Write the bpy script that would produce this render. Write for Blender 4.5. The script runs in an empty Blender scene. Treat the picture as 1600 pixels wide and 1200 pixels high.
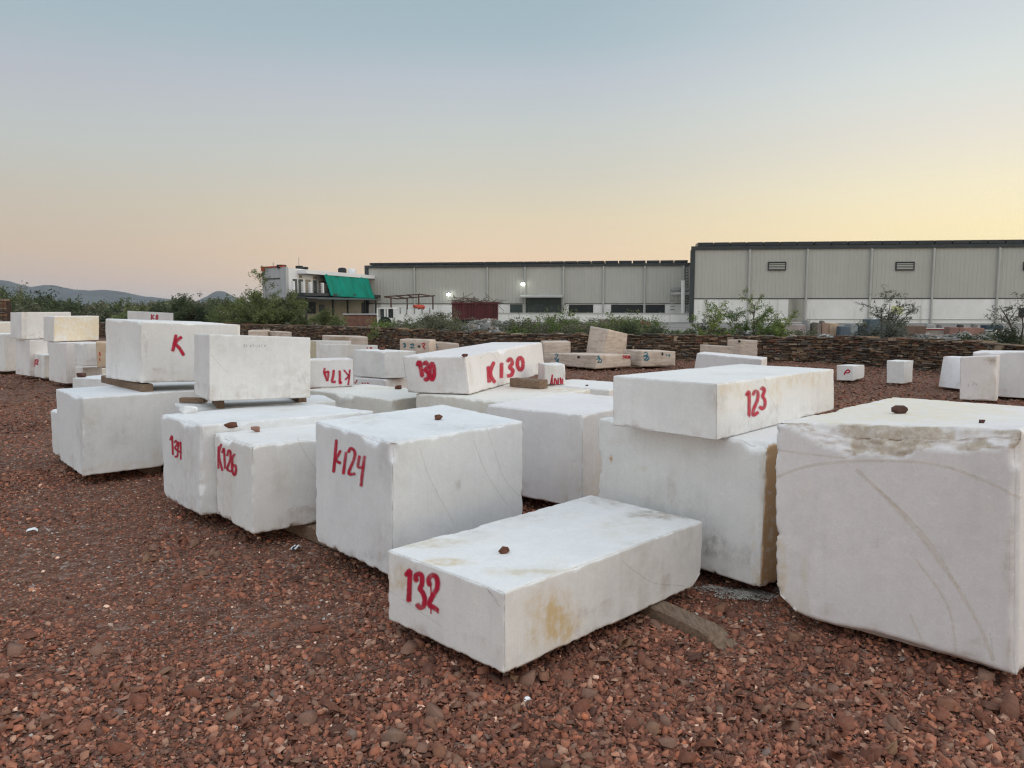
import bpy, math, random
import numpy as np
from mathutils import Vector, noise as mnoise
from mathutils.bvhtree import BVHTree

random.seed(7)
RNG = np.random.default_rng(11)
scene = bpy.context.scene
COL = scene.collection

# ------------------------------------------------------------------ camera model (photo is 1600 x 1200)
F, CX, CY, CAMH = 1225.0, 800.0, 600.0, 1.6
PITCH = math.atan(122.0 / F)
CP, SP = math.cos(PITCH), math.sin(PITCH)

def ray(px, py):
    up = -(py - CY) / F
    return Vector(((px - CX) / F, CP + SP * up, -SP + CP * up))

def at(px, py, z):                      # the point of height z seen at a photo pixel
    d = ray(px, py)
    t = (z - CAMH) / d.z
    return Vector((d.x * t, d.y * t, z))

def at_d(px, py, y):                    # the point at distance y seen at a photo pixel
    d = ray(px, py)
    t = y / d.y
    return Vector((d.x * t, y, CAMH + d.z * t))

def proj(P):
    P = np.asarray(P, float)
    x, y, z = P[:, 0], P[:, 1], P[:, 2] - CAMH
    fw = y * CP - z * SP
    up = y * SP + z * CP
    return CX + F * x / fw, CY - F * up / fw

def lin(r, g, b, k=1.0):
    def c(v):
        v /= 255.0
        return v / 12.92 if v <= 0.04045 else ((v + 0.055) / 1.055) ** 2.4
    return (c(r) * k, c(g) * k, c(b) * k)

# ------------------------------------------------------------------ numpy value noise
def _hash(ix, iy, iz, seed):
    h = (ix * 374761393 + iy * 668265263 + iz * 2147483647 + seed * 974634777) & 0xFFFFFFFF
    h = ((h ^ (h >> 13)) * 1274126177) & 0xFFFFFFFF
    h = h ^ (h >> 16)
    return (h & 0xFFFF) / 65535.0

def vnoise(P, seed=0):
    P = np.asarray(P, float)
    i = np.floor(P).astype(np.int64)
    f = P - i
    f = f * f * (3 - 2 * f)
    r = 0
    for dx in (0, 1):
        wx = f[:, 0] if dx else 1 - f[:, 0]
        for dy in (0, 1):
            wy = f[:, 1] if dy else 1 - f[:, 1]
            for dz in (0, 1):
                wz = f[:, 2] if dz else 1 - f[:, 2]
                r = r + wx * wy * wz * _hash(i[:, 0] + dx, i[:, 1] + dy, i[:, 2] + dz, seed)
    return r

def fbm(P, octv=3, seed=0):
    P = np.asarray(P, float)
    a, s, tot = 0, 1.0, 0
    for o in range(octv):
        a = a + s * vnoise(P * (2 ** o), seed + 17 * o)
        tot += s
        s *= 0.5
    return a / tot

def n1(t, seed, octv=3):
    t = np.asarray(t, float)
    z = np.zeros_like(t)
    return fbm(np.stack([t, z + 0.37 + seed * 3.1, z + 0.11], 1), octv, seed)

# ------------------------------------------------------------------ object helpers
def tag(o, label=None, cat=None, group=None, kind=None):
    if label: o['label'] = label
    if cat: o['category'] = cat
    if group: o['group'] = group
    if kind is None and label: kind = 'thing'
    if kind: o['kind'] = kind
    return o

def mk(name, verts, faces, mat, parent=None, origin=(0, 0, 0), smooth=False):
    V = np.asarray(verts, float) - np.asarray(origin, float)
    me = bpy.data.meshes.new(name)
    if isinstance(faces, np.ndarray):
        k = faces.shape[1]
        me.vertices.add(len(V)); me.vertices.foreach_set('co', V.astype(np.float32).ravel())
        me.loops.add(faces.size); me.loops.foreach_set('vertex_index', faces.astype(np.int32).ravel())
        me.polygons.add(len(faces))
        me.polygons.foreach_set('loop_start', np.arange(0, faces.size, k, dtype=np.int32))
        me.update(calc_edges=True)
    else:
        me.from_pydata([tuple(v) for v in V], [], faces)
        me.update()
    me.validate()
    if smooth:
        me.polygons.foreach_set('use_smooth', np.ones(len(me.polygons), bool))
    if isinstance(mat, (list, tuple)):
        for m in mat: me.materials.append(m)
    elif mat: me.materials.append(mat)
    o = bpy.data.objects.new(name, me)
    COL.objects.link(o)
    if parent is not None:
        o.parent = parent
        o.location = Vector(origin) - parent.location
    else:
        o.location = origin
    return o

def empty(name, loc, label=None, cat=None, group=None, kind=None):
    o = bpy.data.objects.new(name, None)
    o.location = loc
    COL.objects.link(o)
    return tag(o, label, cat, group, kind)

class MB:
    def __init__(s): s.v, s.f = [], []
    def add(s, vs, fs):
        b = len(s.v)
        s.v += [tuple(v) for v in vs]
        s.f += [tuple(i + b for i in f) for f in fs]
    def hexa(s, P):      # 8 points: bottom 4 (ccw), top 4
        s.add(P, [(3, 2, 1, 0), (4, 5, 6, 7), (0, 1, 5, 4), (1, 2, 6, 5), (2, 3, 7, 6), (3, 0, 4, 7)])
    def box(s, x0, y0, z0, x1, y1, z1):
        s.hexa([(x0, y0, z0), (x1, y0, z0), (x1, y1, z0), (x0, y1, z0), (x0, y0, z1), (x1, y0, z1), (x1, y1, z1), (x0, y1, z1)])
    def bar(s, a, b, w, h=None, up=(0, 0, 1)):
        a, b = Vector(a), Vector(b); h = h or w
        d = (b - a).normalized()
        u = Vector(up)
        if abs(d.dot(u)) > 0.95: u = Vector((0, 1, 0))
        r = d.cross(u).normalized() * (w / 2)
        u = r.cross(d).normalized() * (h / 2)
        s.hexa([a - r - u, a + r - u, b + r - u, b - r - u, a - r + u, a + r + u, b + r + u, b - r + u])
    def tube(s, pts, rads, n=6):
        b = len(s.v)
        pts = [Vector(p) for p in pts]
        for i, p in enumerate(pts):
            d = (pts[min(i + 1, len(pts) - 1)] - pts[max(i - 1, 0)])
            d = d.normalized() if d.length > 1e-9 else Vector((0, 0, 1))
            a = d.cross(Vector((0.13, 0.31, 0.94)))
            a = a.normalized() if a.length > 1e-6 else Vector((1, 0, 0))
            c = d.cross(a)
            for k in range(n):
                t = 2 * math.pi * k / n
                s.v.append(tuple(p + (a * math.cos(t) + c * math.sin(t)) * rads[i]))
        for i in range(len(pts) - 1):
            for k in range(n):
                k2 = (k + 1) % n
                s.f.append((b + i * n + k, b + i * n + k2, b + (i + 1) * n + k2, b + (i + 1) * n + k))
        s.f.append(tuple(b + k for k in reversed(range(n))))
        e = b + (len(pts) - 1) * n
        s.f.append(tuple(e + k for k in range(n)))
    def build(s, name, mat, parent=None, origin=(0, 0, 0), smooth=False):
        return mk(name, s.v, s.f, mat, parent, origin, smooth)

# ------------------------------------------------------------------ materials
def newmat(name):
    m = bpy.data.materials.new(name); m.use_nodes = True
    nt = m.node_tree; nt.nodes.clear()
    out = nt.nodes.new('ShaderNodeOutputMaterial')
    bs = nt.nodes.new('ShaderNodeBsdfPrincipled')
    nt.links.new(bs.outputs[0], out.inputs[0])
    bs.inputs['Roughness'].default_value = 0.85
    bs.inputs['Specular IOR Level'].default_value = 0.25
    return m, nt, bs, out

class N:
    """small node-graph helper"""
    def __init__(s, nt): s.nt = nt
    def new(s, t, **kw):
        n = s.nt.nodes.new(t)
        for k, v in kw.items(): setattr(n, k, v)
        return n
    def link(s, a, b): s.nt.links.new(a, b)
    def coord(s, which='Object', scale=(1, 1, 1), rnd=True):
        tc = s.new('ShaderNodeTexCoord')
        mp = s.new('ShaderNodeMapping'); mp.inputs['Scale'].default_value = scale
        if rnd:
            oi = s.new('ShaderNodeObjectInfo')
            mu = s.new('ShaderNodeMath', operation='MULTIPLY'); mu.inputs[1].default_value = 57.0
            s.link(oi.outputs['Random'], mu.inputs[0]); s.link(mu.outputs[0], mp.inputs['Location'])
        s.link(tc.outputs[which], mp.inputs['Vector'])
        return mp.outputs[0]
    def noise(s, vec, scale, detail=4, rough=0.55, dist=0.0):
        n = s.new('ShaderNodeTexNoise')
        n.inputs['Scale'].default_value = scale; n.inputs['Detail'].default_value = detail
        n.inputs['Roughness'].default_value = rough; n.inputs['Distortion'].default_value = dist
        if vec is not None: s.link(vec, n.inputs['Vector'])
        return n.outputs['Fac']
    def ramp(s, fac, stops, interp='LINEAR'):
        r = s.new('ShaderNodeValToRGB'); r.color_ramp.interpolation = interp
        el = r.color_ramp.elements
        while len(el) < len(stops): el.new(0.5)
        for e, (p, c) in zip(el, stops):
            e.position = p
            e.color = (c, c, c, 1) if isinstance(c, (int, float)) else (*c[:3], 1)
        s.link(fac, r.inputs[0])
        return r.outputs[0]
    def mix(s, fac, a, b, blend='MIX'):
        m = s.new('ShaderNodeMix', data_type='RGBA', blend_type=blend)
        for sock, v in ((m.inputs[0], fac), (m.inputs[6], a), (m.inputs[7], b)):
            if hasattr(v, 'is_linked') or hasattr(v, 'links'): s.link(v, sock)
            elif isinstance(v, (int, float)): sock.default_value = v
            else: sock.default_value = (*v[:3], 1)
        return m.outputs[2]
    def math(s, op, a, b=None):
        m = s.new('ShaderNodeMath', operation=op)
        for i, v in enumerate((a, b)):
            if v is None: continue
            if isinstance(v, (int, float)): m.inputs[i].default_value = v
            else: s.link(v, m.inputs[i])
        return m.outputs[0]
    def bump(s, h, strength, dist, bs, chain=None):
        b = s.new('ShaderNodeBump'); b.inputs['Strength'].default_value = strength; b.inputs['Distance'].default_value = dist
        s.link(h, b.inputs['Height'])
        if chain is not None: s.link(chain, b.inputs['Normal'])
        if bs is not None: s.link(b.outputs[0], bs.inputs['Normal'])
        return b.outputs[0]
    def attr(s, name):
        a = s.new('ShaderNodeAttribute'); a.attribute_name = name
        return a

def simple_mat(name, col, rough=0.8, var=0.25, scale=3.0, bump=0.0, metal=0.0, streak=False, spec=0.25):
    m, nt, bs, out = newmat(name); g = N(nt)
    v = g.coord('Object', (1, 1, 0.12) if streak else (1, 1, 1))
    n = g.noise(v, scale, 5)
    dark = tuple(c * (1 - var) for c in col); lite = tuple(min(1, c * (1 + var)) for c in col)
    c = g.ramp(n, [(0.25, dark), (0.75, lite)])
    g.link(c, bs.inputs['Base Color'])
    bs.inputs['Roughness'].default_value = rough; bs.inputs['Metallic'].default_value = metal
    bs.inputs['Specular IOR Level'].default_value = spec
    if bump: g.bump(g.noise(v, scale * 6, 4), 0.6, bump, bs)
    return m

def marble_mat(name, base, vein, vein_amt=0.4, warm=(0.62, 0.50, 0.33), warm_amt=0.25, grain=1.0):
    m, nt, bs, out = newmat(name); g = N(nt)
    v = g.coord('Object')
    big = g.noise(v, 1.3, 4, 0.55, 0.6)
    col = g.mix(g.ramp(big, [(0.35, 0.0), (0.72, vein_amt * 1.7)]), base, vein)
    # fine crystal grain
    gr = g.noise(v, 110, 3, 0.75)
    col = g.mix(g.ramp(gr, [(0.36, 0.0), (0.68, 0.30 * grain)]), col, tuple(c * 0.72 for c in base))
    mid = g.noise(v, 9, 6, 0.65)
    col = g.mix(g.ramp(mid, [(0.42, 0.0), (0.75, 0.22)]), col, tuple(c * 0.74 for c in vein))
    sm = g.noise(v, 48, 4, 0.7)
    col = g.mix(g.ramp(sm, [(0.5, 0.0), (0.72, 0.16)]), col, tuple(c * 0.72 for c in vein))
    col = g.mix(g.ramp(g.noise(v, 31, 3, 0.6), [(0.60, 0.0), (0.72, 0.35)]), col, tuple(min(.88, c * 1.1) for c in base))
    # vertical wash streaks left by the wire saw and by rain
    vs = g.coord('Object', (1, 1, 0.07))
    st = g.noise(vs, 26, 4, 0.6)
    col = g.mix(g.ramp(st, [(0.46, 0.0), (0.74, 0.13)]), col, tuple(c * 0.78 for c in vein))
    # blotches of iron stain
    wn = g.noise(v, 2.1, 6, 0.62, 0.8)
    wcol = g.ramp(wn, [(0.60, 0.0), (0.78, warm_amt)])
    col = g.mix(wcol, col, warm)
    # dark specks
    vo = g.new('ShaderNodeTexVoronoi'); vo.inputs['Scale'].default_value = 17; g.link(v, vo.inputs['Vector'])
    sp = g.ramp(vo.outputs['Distance'], [(0.02, 0.55), (0.055, 0.0)])
    spm = g.math('MULTIPLY', sp, g.ramp(g.noise(v, 4.3, 3), [(0.56, 0.0), (0.64, 1.0)]))
    col = g.mix(spm, col, (0.16, 0.13, 0.11))
    # stains that belong to this block (stored on the mesh)
    at_ = g.attr('stain')
    sn = g.noise(v, 14, 6, 0.7)
    sn2 = g.noise(vs, 14, 4, 0.6)
    mod = g.math('ADD', g.math('MULTIPLY', sn, 1.3), g.math('MULTIPLY', sn2, 0.7))
    hard = g.math('MULTIPLY', g.math('MAXIMUM', g.math('SUBTRACT', at_.outputs['Alpha'], 0.6), 0.0), 2.2)
    blot = g.math('MINIMUM', g.math('ADD', hard, g.ramp(g.math('MULTIPLY', mod, 0.5), [(0.40, 0.0), (0.60, 1.0)])), 1.0)
    amt = g.math('MULTIPLY', at_.outputs['Alpha'], blot)
    col = g.mix(amt, col, at_.outputs['Color'])
    # freshly broken edges: paler, sugary
    ch = g.attr('chip')
    chn = g.math('MULTIPLY', ch.outputs['Fac'], g.ramp(g.noise(v, 40, 4, 0.7), [(0.35, 0.2), (0.65, 0.9)]))
    col = g.mix(g.math('MULTIPLY', chn, 0.75), col, tuple(min(0.88, c * 1.12) for c in base))
    g.link(col, bs.inputs['Base Color'])
    bs.inputs['Roughness'].default_value = 0.72
    bs.inputs['Specular IOR Level'].default_value = 0.3
    b1 = g.bump(g.noise(v, 70, 5, 0.75), 0.35 * grain, 0.003, None)
    b2 = g.bump(g.noise(vs, 45, 3, 0.6), 0.18, 0.006, None, b1)
    g.link(b2, bs.inputs['Normal'])
    return m

M = {}
M['marble'] = marble_mat('white_marble', (0.815, 0.798, 0.770), (0.70, 0.685, 0.665))
M['marble_cool'] = marble_mat('cool_white_marble', (0.785, 0.790, 0.785), (0.675, 0.68, 0.68), warm_amt=0.08)
M['marble_pink'] = marble_mat('rosy_white_marble', (0.795, 0.762, 0.745), (0.69, 0.655, 0.645), warm_amt=0.12)
M['marble_warm'] = marble_mat('cream_marble', (0.80, 0.775, 0.715), (0.72, 0.685, 0.61), warm_amt=0.35)
M['marble_yellow'] = marble_mat('ochre_marble', (0.74, 0.66, 0.50), (0.64, 0.52, 0.34), 0.9, (0.55, 0.34, 0.16), 0.6)
M['marble_tan'] = marble_mat('tan_stone', (0.52, 0.40, 0.29), (0.42, 0.31, 0.22), 0.6, (0.42, 0.22, 0.12), 0.5)

def travertine_mat():
    m, nt, bs, out = newmat('beige_banded_stone'); g = N(nt)
    vb = g.coord('Object', (1.2, 1.2, 9))
    v = g.coord('Object')
    n = g.noise(vb, 2.2, 6, 0.65, 0.4)
    col = g.ramp(n, [(0.28, (0.42, 0.33, 0.265)), (0.5, (0.59, 0.485, 0.405)), (0.72, (0.70, 0.60, 0.51))])
    d = g.noise(v, 3.0, 5, 0.65)
    col = g.mix(g.ramp(d, [(0.55, 0.0), (0.75, 0.6)]), col, (0.33, 0.23, 0.16))
    at_ = g.attr('stain')
    col = g.mix(at_.outputs['Alpha'], col, at_.outputs['Color'])
    g.link(col, bs.inputs['Base Color'])
    g.bump(g.noise(vb, 12, 5, 0.7), 0.7, 0.02, bs)
    return m
M['beige'] = travertine_mat()

def paint_mat(name, col, soft=0.55, strength=1.0, nscale=60):
    m, nt, bs, out = newmat(name); g = N(nt)
    v = g.coord('Object')
    a = g.attr('cover').outputs['Fac']
    n = g.noise(v, nscale, 5, 0.75)
    s_ = g.math('ADD', a, g.math('MULTIPLY', g.math('SUBTRACT', n, 0.5), soft))
    al = g.ramp(s_, [(0.06, 0.0), (0.24, strength * 0.20), (0.46, strength * 0.8), (0.72, strength)])
    al = g.math('MULTIPLY', al, g.ramp(g.noise(v, 16, 5, 0.7), [(0.36, 0.62), (0.56, 1.0)]))
    al = g.math('MULTIPLY', al, g.ramp(a, [(0.0, 0.0), (0.12, 1.0)]))
    c = g.ramp(g.noise(v, 22, 3), [(0.3, tuple(x * 0.8 for x in col)), (0.7, tuple(min(1, x * 1.15) for x in col))])
    g.link(c, bs.inputs['Base Color'])
    bs.inputs['Roughness'].default_value = 0.55
    tr = g.new('ShaderNodeBsdfTransparent'); mx = g.new('ShaderNodeMixShader')
    g.link(al, mx.inputs[0]); g.link(tr.outputs[0], mx.inputs[1]); g.link(bs.outputs[0], mx.inputs[2])
    g.link(mx.outputs[0], out.inputs[0])
    return m
M['red_paint'] = paint_mat('red_spray_paint', (0.50, 0.013, 0.045), 0.42, 0.97)
M['teal_paint'] = paint_mat('teal_paint', (0.03, 0.20, 0.27), 0.5, 0.85, 25)
M['black_paint'] = paint_mat('black_paint', (0.02, 0.02, 0.025), 0.25, 0.95, 25)
M['saw_line'] = paint_mat('tan_saw_line', (0.66, 0.54, 0.38), 0.9, 0.21, 30)
M['pale_line'] = paint_mat('pale_scratch', (0.84, 0.84, 0.83), 0.7, 0.5, 40)
M['crack_line'] = paint_mat('grey_crack_line', (0.40, 0.38, 0.35), 0.9, 0.13, 60)
M['pencil'] = paint_mat('pencil_line', (0.40, 0.43, 0.46), 0.5, 0.4, 60)

def wood_mat():
    m, nt, bs, out = newmat('weathered_timber'); g = N(nt)
    v = g.coord('Object', (1, 1, 1))
    n = g.noise(v, 7, 5, 0.6); f = g.noise(g.coord('Object', (40, 6, 40)), 2, 4, 0.6)
    col = g.ramp(f, [(0.3, (0.10, 0.062, 0.038)), (0.7, (0.27, 0.185, 0.125))])
    col = g.mix(g.ramp(n, [(0.4, 0.0), (0.8, 0.5)]), col, (0.22, 0.175, 0.135))
    g.link(col, bs.inputs['Base Color'])
    g.bump(f, 0.5, 0.006, bs)
    return m
M['wood'] = wood_mat()
M['brown_stone'] = simple_mat('red_brown_stone', (0.13, 0.055, 0.035), 0.9, 0.45, 30, 0.004)
M['pink_stone'] = simple_mat('pinkish_stone', (0.30, 0.17, 0.13), 0.9, 0.35, 30, 0.004)
M['dark_stone'] = simple_mat('dark_stone', (0.085, 0.042, 0.032), 0.9, 0.4, 30, 0.004)
M['white_chunk'] = simple_mat('white_marble_chip', (0.82, 0.83, 0.83), 0.7, 0.1, 30, 0.004)

# ------------------------------------------------------------------ blocks
BL = {}       # key -> dict(obj, bvh)

def edge(N_, zb, px):
    pass

def corners(Ne, zb, L=None, R=None, D=None, zl=None, zr=None):
    """near vertical edge (x, ytop, ybottom); L and R the far ends of the two seen faces: (x, ytop[, ybottom])"""
    xt, xb = (Ne[0] if isinstance(Ne[0], tuple) else (Ne[0], Ne[0]))
    nb = at(xb, Ne[2], zb)
    nt_ = at_d(xt, Ne[1], nb.y)
    def far(E, zt_override, zb_=zb):
        xt, xb = (E[0] if isinstance(E[0], tuple) else (E[0], E[0]))
        if len(E) > 2 and E[2] is not None:
            b = at(xb, E[2], zb_)
            t = at_d(xt, E[1], b.y)
        else:
            t = at(xt, E[1], zt_override if zt_override is not None else nt_.z)
            b = Vector((t.x, t.y, zb_))
        return t, b
    lt, lb = far(L, zl)
    rt, rb = far(R, zr)
    dt, db = lt + rt - nt_, lb + rb - nb
    if D is not None:
        dt = at(D[0], D[1], dt.z); db = Vector((dt.x, dt.y, zb))
    return [nt_, lt, rt, dt], [nb, lb, rb, db]

def cornerL(Ne, zb, L, lenu, zl=None, skew=0.0):
    """near edge and far end of the left face are seen; the right face goes back at a right angle (turned by skew radians)"""
    t, b = corners(Ne, zb, L, L, None, zl, zl)
    v = Vector((b[1].x - b[0].x, b[1].y - b[0].y, 0)).normalized()
    u = Vector((v.y, -v.x, 0))
    c, s_ = math.cos(skew), math.sin(skew)
    u = Vector((u.x * c - u.y * s_, u.x * s_ + u.y * c, 0)) * lenu
    return [t[0], t[1], t[0] + u, t[1] + u], [b[0], b[1], b[0] + u, b[1] + u]

def rect(Ne, u, lenu, lenv, zb, zt, dz=(0, 0, 0)):
    """block from its near bottom corner xy, unit dir u (towards R), lengths; v = towards L (left of u)"""
    u = Vector((u[0], u[1], 0)).normalized(); v = Vector((-u.y, u.x, 0))
    n = Vector((Ne[0], Ne[1], zb))
    bots = [n, n + v * lenv, n + u * lenu, n + u * lenu + v * lenv]
    tops = [Vector((p.x, p.y, zt + d)) for p, d in zip(bots, (0, dz[0], dz[1], dz[2]))]
    return tops, bots

def axis_lines(length, step, fine):
    if fine:
        e = [0, .005, .012, .021, .033, .048]
    else:
        e = [0, .015, .04]
    e = [x for x in e if x < length * 0.3]
    n = max(2, int(round((length - 2 * e[-1]) / step)))
    mid = list(np.linspace(e[-1], length - e[-1], n + 1))
    a = e[:-1] + mid + [length - x for x in reversed(e[:-1])]
    return np.array(a) / length

def block(key, label, tb, mat='marble', step=0.02, fine=True, seed=None, chip=1.0, warp=0.005, stains=(), brk=None,
          name='marble_block', cat='marble block', group='quarried blocks in the stone yard', big_chips=0.5, bottom_rough=1.3, top_round=0.014, cuts=()):
    tops, bots = tb
    seed = seed if seed is not None else (abs(hash(key)) % 1000)
    seed = sum(ord(c) * (i + 3) for i, c in enumerate(key)) % 997
    T = np.array([list(p) for p in tops]); B = np.array([list(p) for p in bots])
    la = np.linalg.norm(B[1] - B[0]); lb = np.linalg.norm(B[2] - B[0]); lc = np.linalg.norm(T[0] - B[0])
    A_, B_, C_ = axis_lines(la, step, fine), axis_lines(lb, step, fine), axis_lines(lc, step, fine)
    na, nb, nc = len(A_), len(B_), len(C_)
    I, J, K = np.meshgrid(np.arange(na), np.arange(nb), np.arange(nc), indexing='ij')
    surf = (I == 0) | (I == na - 1) | (J == 0) | (J == nb - 1) | (K == 0) | (K == nc - 1)
    idx = -np.ones((na, nb, nc), np.int64)
    idx[surf] = np.arange(surf.sum())
    a, b, c = A_[I[surf]], B_[J[surf]], C_[K[surf]]
    # distances in metres to the faces
    def side(u, L): return np.minimum(u, 1 - u) * L, (u > 0.5)
    (da, sa), (db, sb), (dc, sc) = side(a, la), side(b, lb), side(c, lc)
    pa, pb, pc = a * la, b * lb, c * lc
    chipmask = np.zeros(len(a)); brkmask = np.zeros(len(a))
    da, db, dc = da.copy(), db.copy(), dc.copy()
    # a big broken-away edge
    if brk:
        e_, fv, fi = brk        # only the b=0 / c=1 edge is used
        iv, ih = fv(a), fi(a)
        on = (~sb) & sc
        wob = 1 + 0.5 * (fbm(np.stack([pa * 9, pb * 9, pc * 9], 1), 3, seed + 5) - 0.5)
        s_ = db / np.maximum(ih * wob, 1e-6) + dc / np.maximum(iv * wob, 1e-6)
        hit = on & (s_ < 1) & (iv > 0.004)
        k = np.where(hit, (1 - s_) / 2, 0)
        db = db + k * ih * wob; dc = dc + k * iv * wob
        brkmask = np.where(hit, 1.0, 0.0)
        rn = fbm(np.stack([pa * 22, pb * 22, pc * 22], 1), 4, seed + 9)
        db = db + brkmask * (rn - 0.35) * 0.035
    for (d1n, q1, w1, d2n, q2, w2) in cuts:      # knocked-off edges and corners
        dd = {'a': (da, sa), 'b': (db, sb), 'c': (dc, sc)}
        (d1, s1), (d2, s2) = dd[d1n], dd[d2n]
        wob = 0.55 + 0.9 * fbm(np.stack([pa * 5, pb * 5, pc * 5], 1), 3, seed + 15)
        q = d1 / (w1 * wob) + d2 / (w2 * wob)
        hit = (s1 == q1) & (s2 == q2) & (q < 1)
        k = np.where(hit, (1 - q) / 2, 0)
        d1 += k * w1 * wob; d2 += k * w2 * wob
        brkmask = np.maximum(brkmask, np.where(hit, .5, 0))
    cs = chip * (0.0065 if fine else 0.012)
    def chamfer(d1, d2, t, eid, mult, top):
        tw_ = t + 0.25 * n1(t * 1.9, seed + eid + 60, 2)
        def scallop(freq, keep, depth, sd):      # separate conchoidal chips with straight edge between them
            u_ = tw_ * freq; i_ = np.floor(u_).astype(np.int64); f_ = u_ - i_; z_ = np.zeros_like(i_)
            h_ = _hash(i_, z_ + eid, z_ + 3, seed + sd)
            sk = 0.25 + 0.5 * _hash(i_, z_ + eid, z_ + 9, seed + sd)
            tri = np.where(f_ < sk, f_ / sk, (1 - f_) / (1 - sk))
            return np.where(h_ > 1 - keep, depth * (0.3 + (h_ - 1 + keep) / keep) * np.clip(tri * 1.5, 0, 1) ** 0.7, 0)
        r = cs * mult * 0.55
        r = r + scallop(29 if fine else 9, .34, chip * mult * (.0070 if fine else .014), 1) + scallop(13, .22, chip * mult * .0085, 2) + scallop(3.9, .10 * min(1.6, big_chips * 2), chip * .026, 4)
        if top: r = r + chip * top_round * np.clip(n1(tw_ * 2.2, seed + eid + 80, 3) - .25, 0, 1)
        k = np.clip((r - d1 - d2) / 2, 0, None)
        return k, r
    for (d1n, t, s1, s2, base) in (('ab', pc, sa, sb, 0), ('ac', pb, sa, sc, 8), ('bc', pa, sb, sc, 16)):
        for q1 in (False, True):
            for q2 in (False, True):
                eid = base + q1 * 2 + q2
                sel = (s1 == q1) & (s2 == q2)
                mult = bottom_rough if ('c' in d1n and not q2) else 1.0
                d1 = da if d1n[0] == 'a' else db
                d2 = db if d1n == 'ab' else dc
                k, r = chamfer(d1[sel], d2[sel], t[sel], eid, mult, 'c' in d1n and q2)
                chipmask[sel] = np.maximum(chipmask[sel], np.clip(k / np.maximum(r * 0.3, 1e-6), 0, 1))
                d1[sel] += k; d2[sel] += k
    # faces: slight inward waviness
    wv = fbm(np.stack([pa * 1.7, pb * 1.7, pc * 1.7], 1), 3, seed + 70) * warp
    fnz = fbm(np.stack([pa * 30, pb * 30, pc * 30], 1), 2, seed + 90) * warp * 0.35
    inw = wv + fnz + chipmask * cs * 1.0 * fbm(np.stack([pa * 55, pb * 55, pc * 55], 1), 2, seed + 33)
    near = 0.03
    da = np.where((I[surf] == 0) | (I[surf] == na - 1), da + inw, da)
    db = np.where((J[surf] == 0) | (J[surf] == nb - 1), db + inw, db)
    dc = np.where((K[surf] == 0) | (K[surf] == nc - 1), dc + inw, dc)
    a = np.where(sa, 1 - da / la, da / la); b = np.where(sb, 1 - db / lb, db / lb); c = np.where(sc, 1 - dc / lc, dc / lc)
    W = [(1 - a) * (1 - b), a * (1 - b), (1 - a) * b, a * b]
    P = sum(w[:, None] * ((1 - c)[:, None] * B[i] + c[:, None] * T[i]) for i, w in enumerate(W))
    fs = []
    def quads(g, flip):
        q = np.stack([g[:-1, :-1], g[1:, :-1], g[1:, 1:], g[:-1, 1:]], -1).reshape(-1, 4)
        fs.append(q[:, ::-1] if flip else q)
    # orientation: a points left/back, b right/back, c up. a x b points down
    quads(idx[:, :, 0], False); quads(idx[:, :, -1], True)
    quads(idx[:, 0, :], True); quads(idx[:, -1, :], False)
    quads(idx[0, :, :], False); quads(idx[-1, :, :], True)
    Fq = np.concatenate(fs)
    org = B[0]
    o = mk(name, P, Fq, M[mat], None, org)
    me = o.data
    # make sure normals point out
    cen = P.mean(0)
    p0 = me.polygons[len(me.polygons) // 2]
    at1 = me.attributes.new('chip', 'FLOAT', 'POINT'); at1.data.foreach_set('value', np.maximum(chipmask, brkmask * 0.6).astype(np.float32))
    colr = np.zeros((len(P), 4), np.float32)
    if fine:
        rs = np.random.default_rng(seed)
        for _ in range(9):
            i0 = rs.integers(0, len(P)); rad = rs.uniform(.05, .30); c_ = P[i0]
            dd = (P - c_) * np.array([1, 1, rs.uniform(.35, 1.0)])
            dist = np.sqrt((dd ** 2).sum(1)) / rad
            nn = fbm(np.stack([pa * 5, pb * 5, pc * 5], 1), 4, seed + 200 + _)
            w = np.clip((1.1 - dist - (nn - .5) * 1.6) / .7, 0, 1) * rs.uniform(.2, .5)
            tone_ = [(0.55, 0.47, 0.33), (0.47, 0.45, 0.42), (0.42, 0.36, 0.29), (0.50, 0.49, 0.47)][rs.integers(0, 4)]
            rep_ = w > colr[:, 3]
            colr[rep_, :3] = tone_; colr[rep_, 3] = w[rep_]
        # reddish yard dust splashed along the foot of the block
        nn = fbm(np.stack([pa * 7, pb * 7, pc * 7], 1), 4, seed + 300)
        w = np.clip((nn - .50) * 5, 0, 1) * (pc < .05 + .12 * nn) * .45
        rep_ = w > colr[:, 3]
        colr[rep_, :3] = (0.40, 0.30, 0.24); colr[rep_, 3] = w[rep_]
    if stains or brk:
        u, v = proj(P)
        fid = {'b0': J[surf] == 0, 'a0': I[surf] == 0, 'c1': K[surf] == nc - 1}
        for st in stains:
            px, py, rx, ry, rgb, amt, face = st
            r = np.sqrt(((u - px) / rx) ** 2 + ((v - py) / ry) ** 2)
            nn = fbm(np.stack([pa * 6, pb * 6, pc * 6], 1), 4, seed + 123)
            w = np.clip((1.15 - r - (nn - 0.5) * 1.3) / 0.55, 0, 1) * amt
            w = np.where(fid[face], w, 0)
            rep = w > colr[:, 3]
            colr[rep, :3] = rgb; colr[rep, 3] = w[rep]
        if brk:
            nn = fbm(np.stack([pa * 7, pb * 7, pc * 7], 1), 4, seed + 77)
            w = np.clip((nn - 0.24) * 4.5, 0, 0.92) * brkmask * (brkmask > .7)
            rep = w > colr[:, 3]
            colr[rep, :3] = (0.35, 0.26, 0.155); colr[rep, 3] = w[rep]
    ca = me.attributes.new('stain', 'FLOAT_COLOR', 'POINT'); ca.data.foreach_set('color', colr.ravel())
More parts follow.
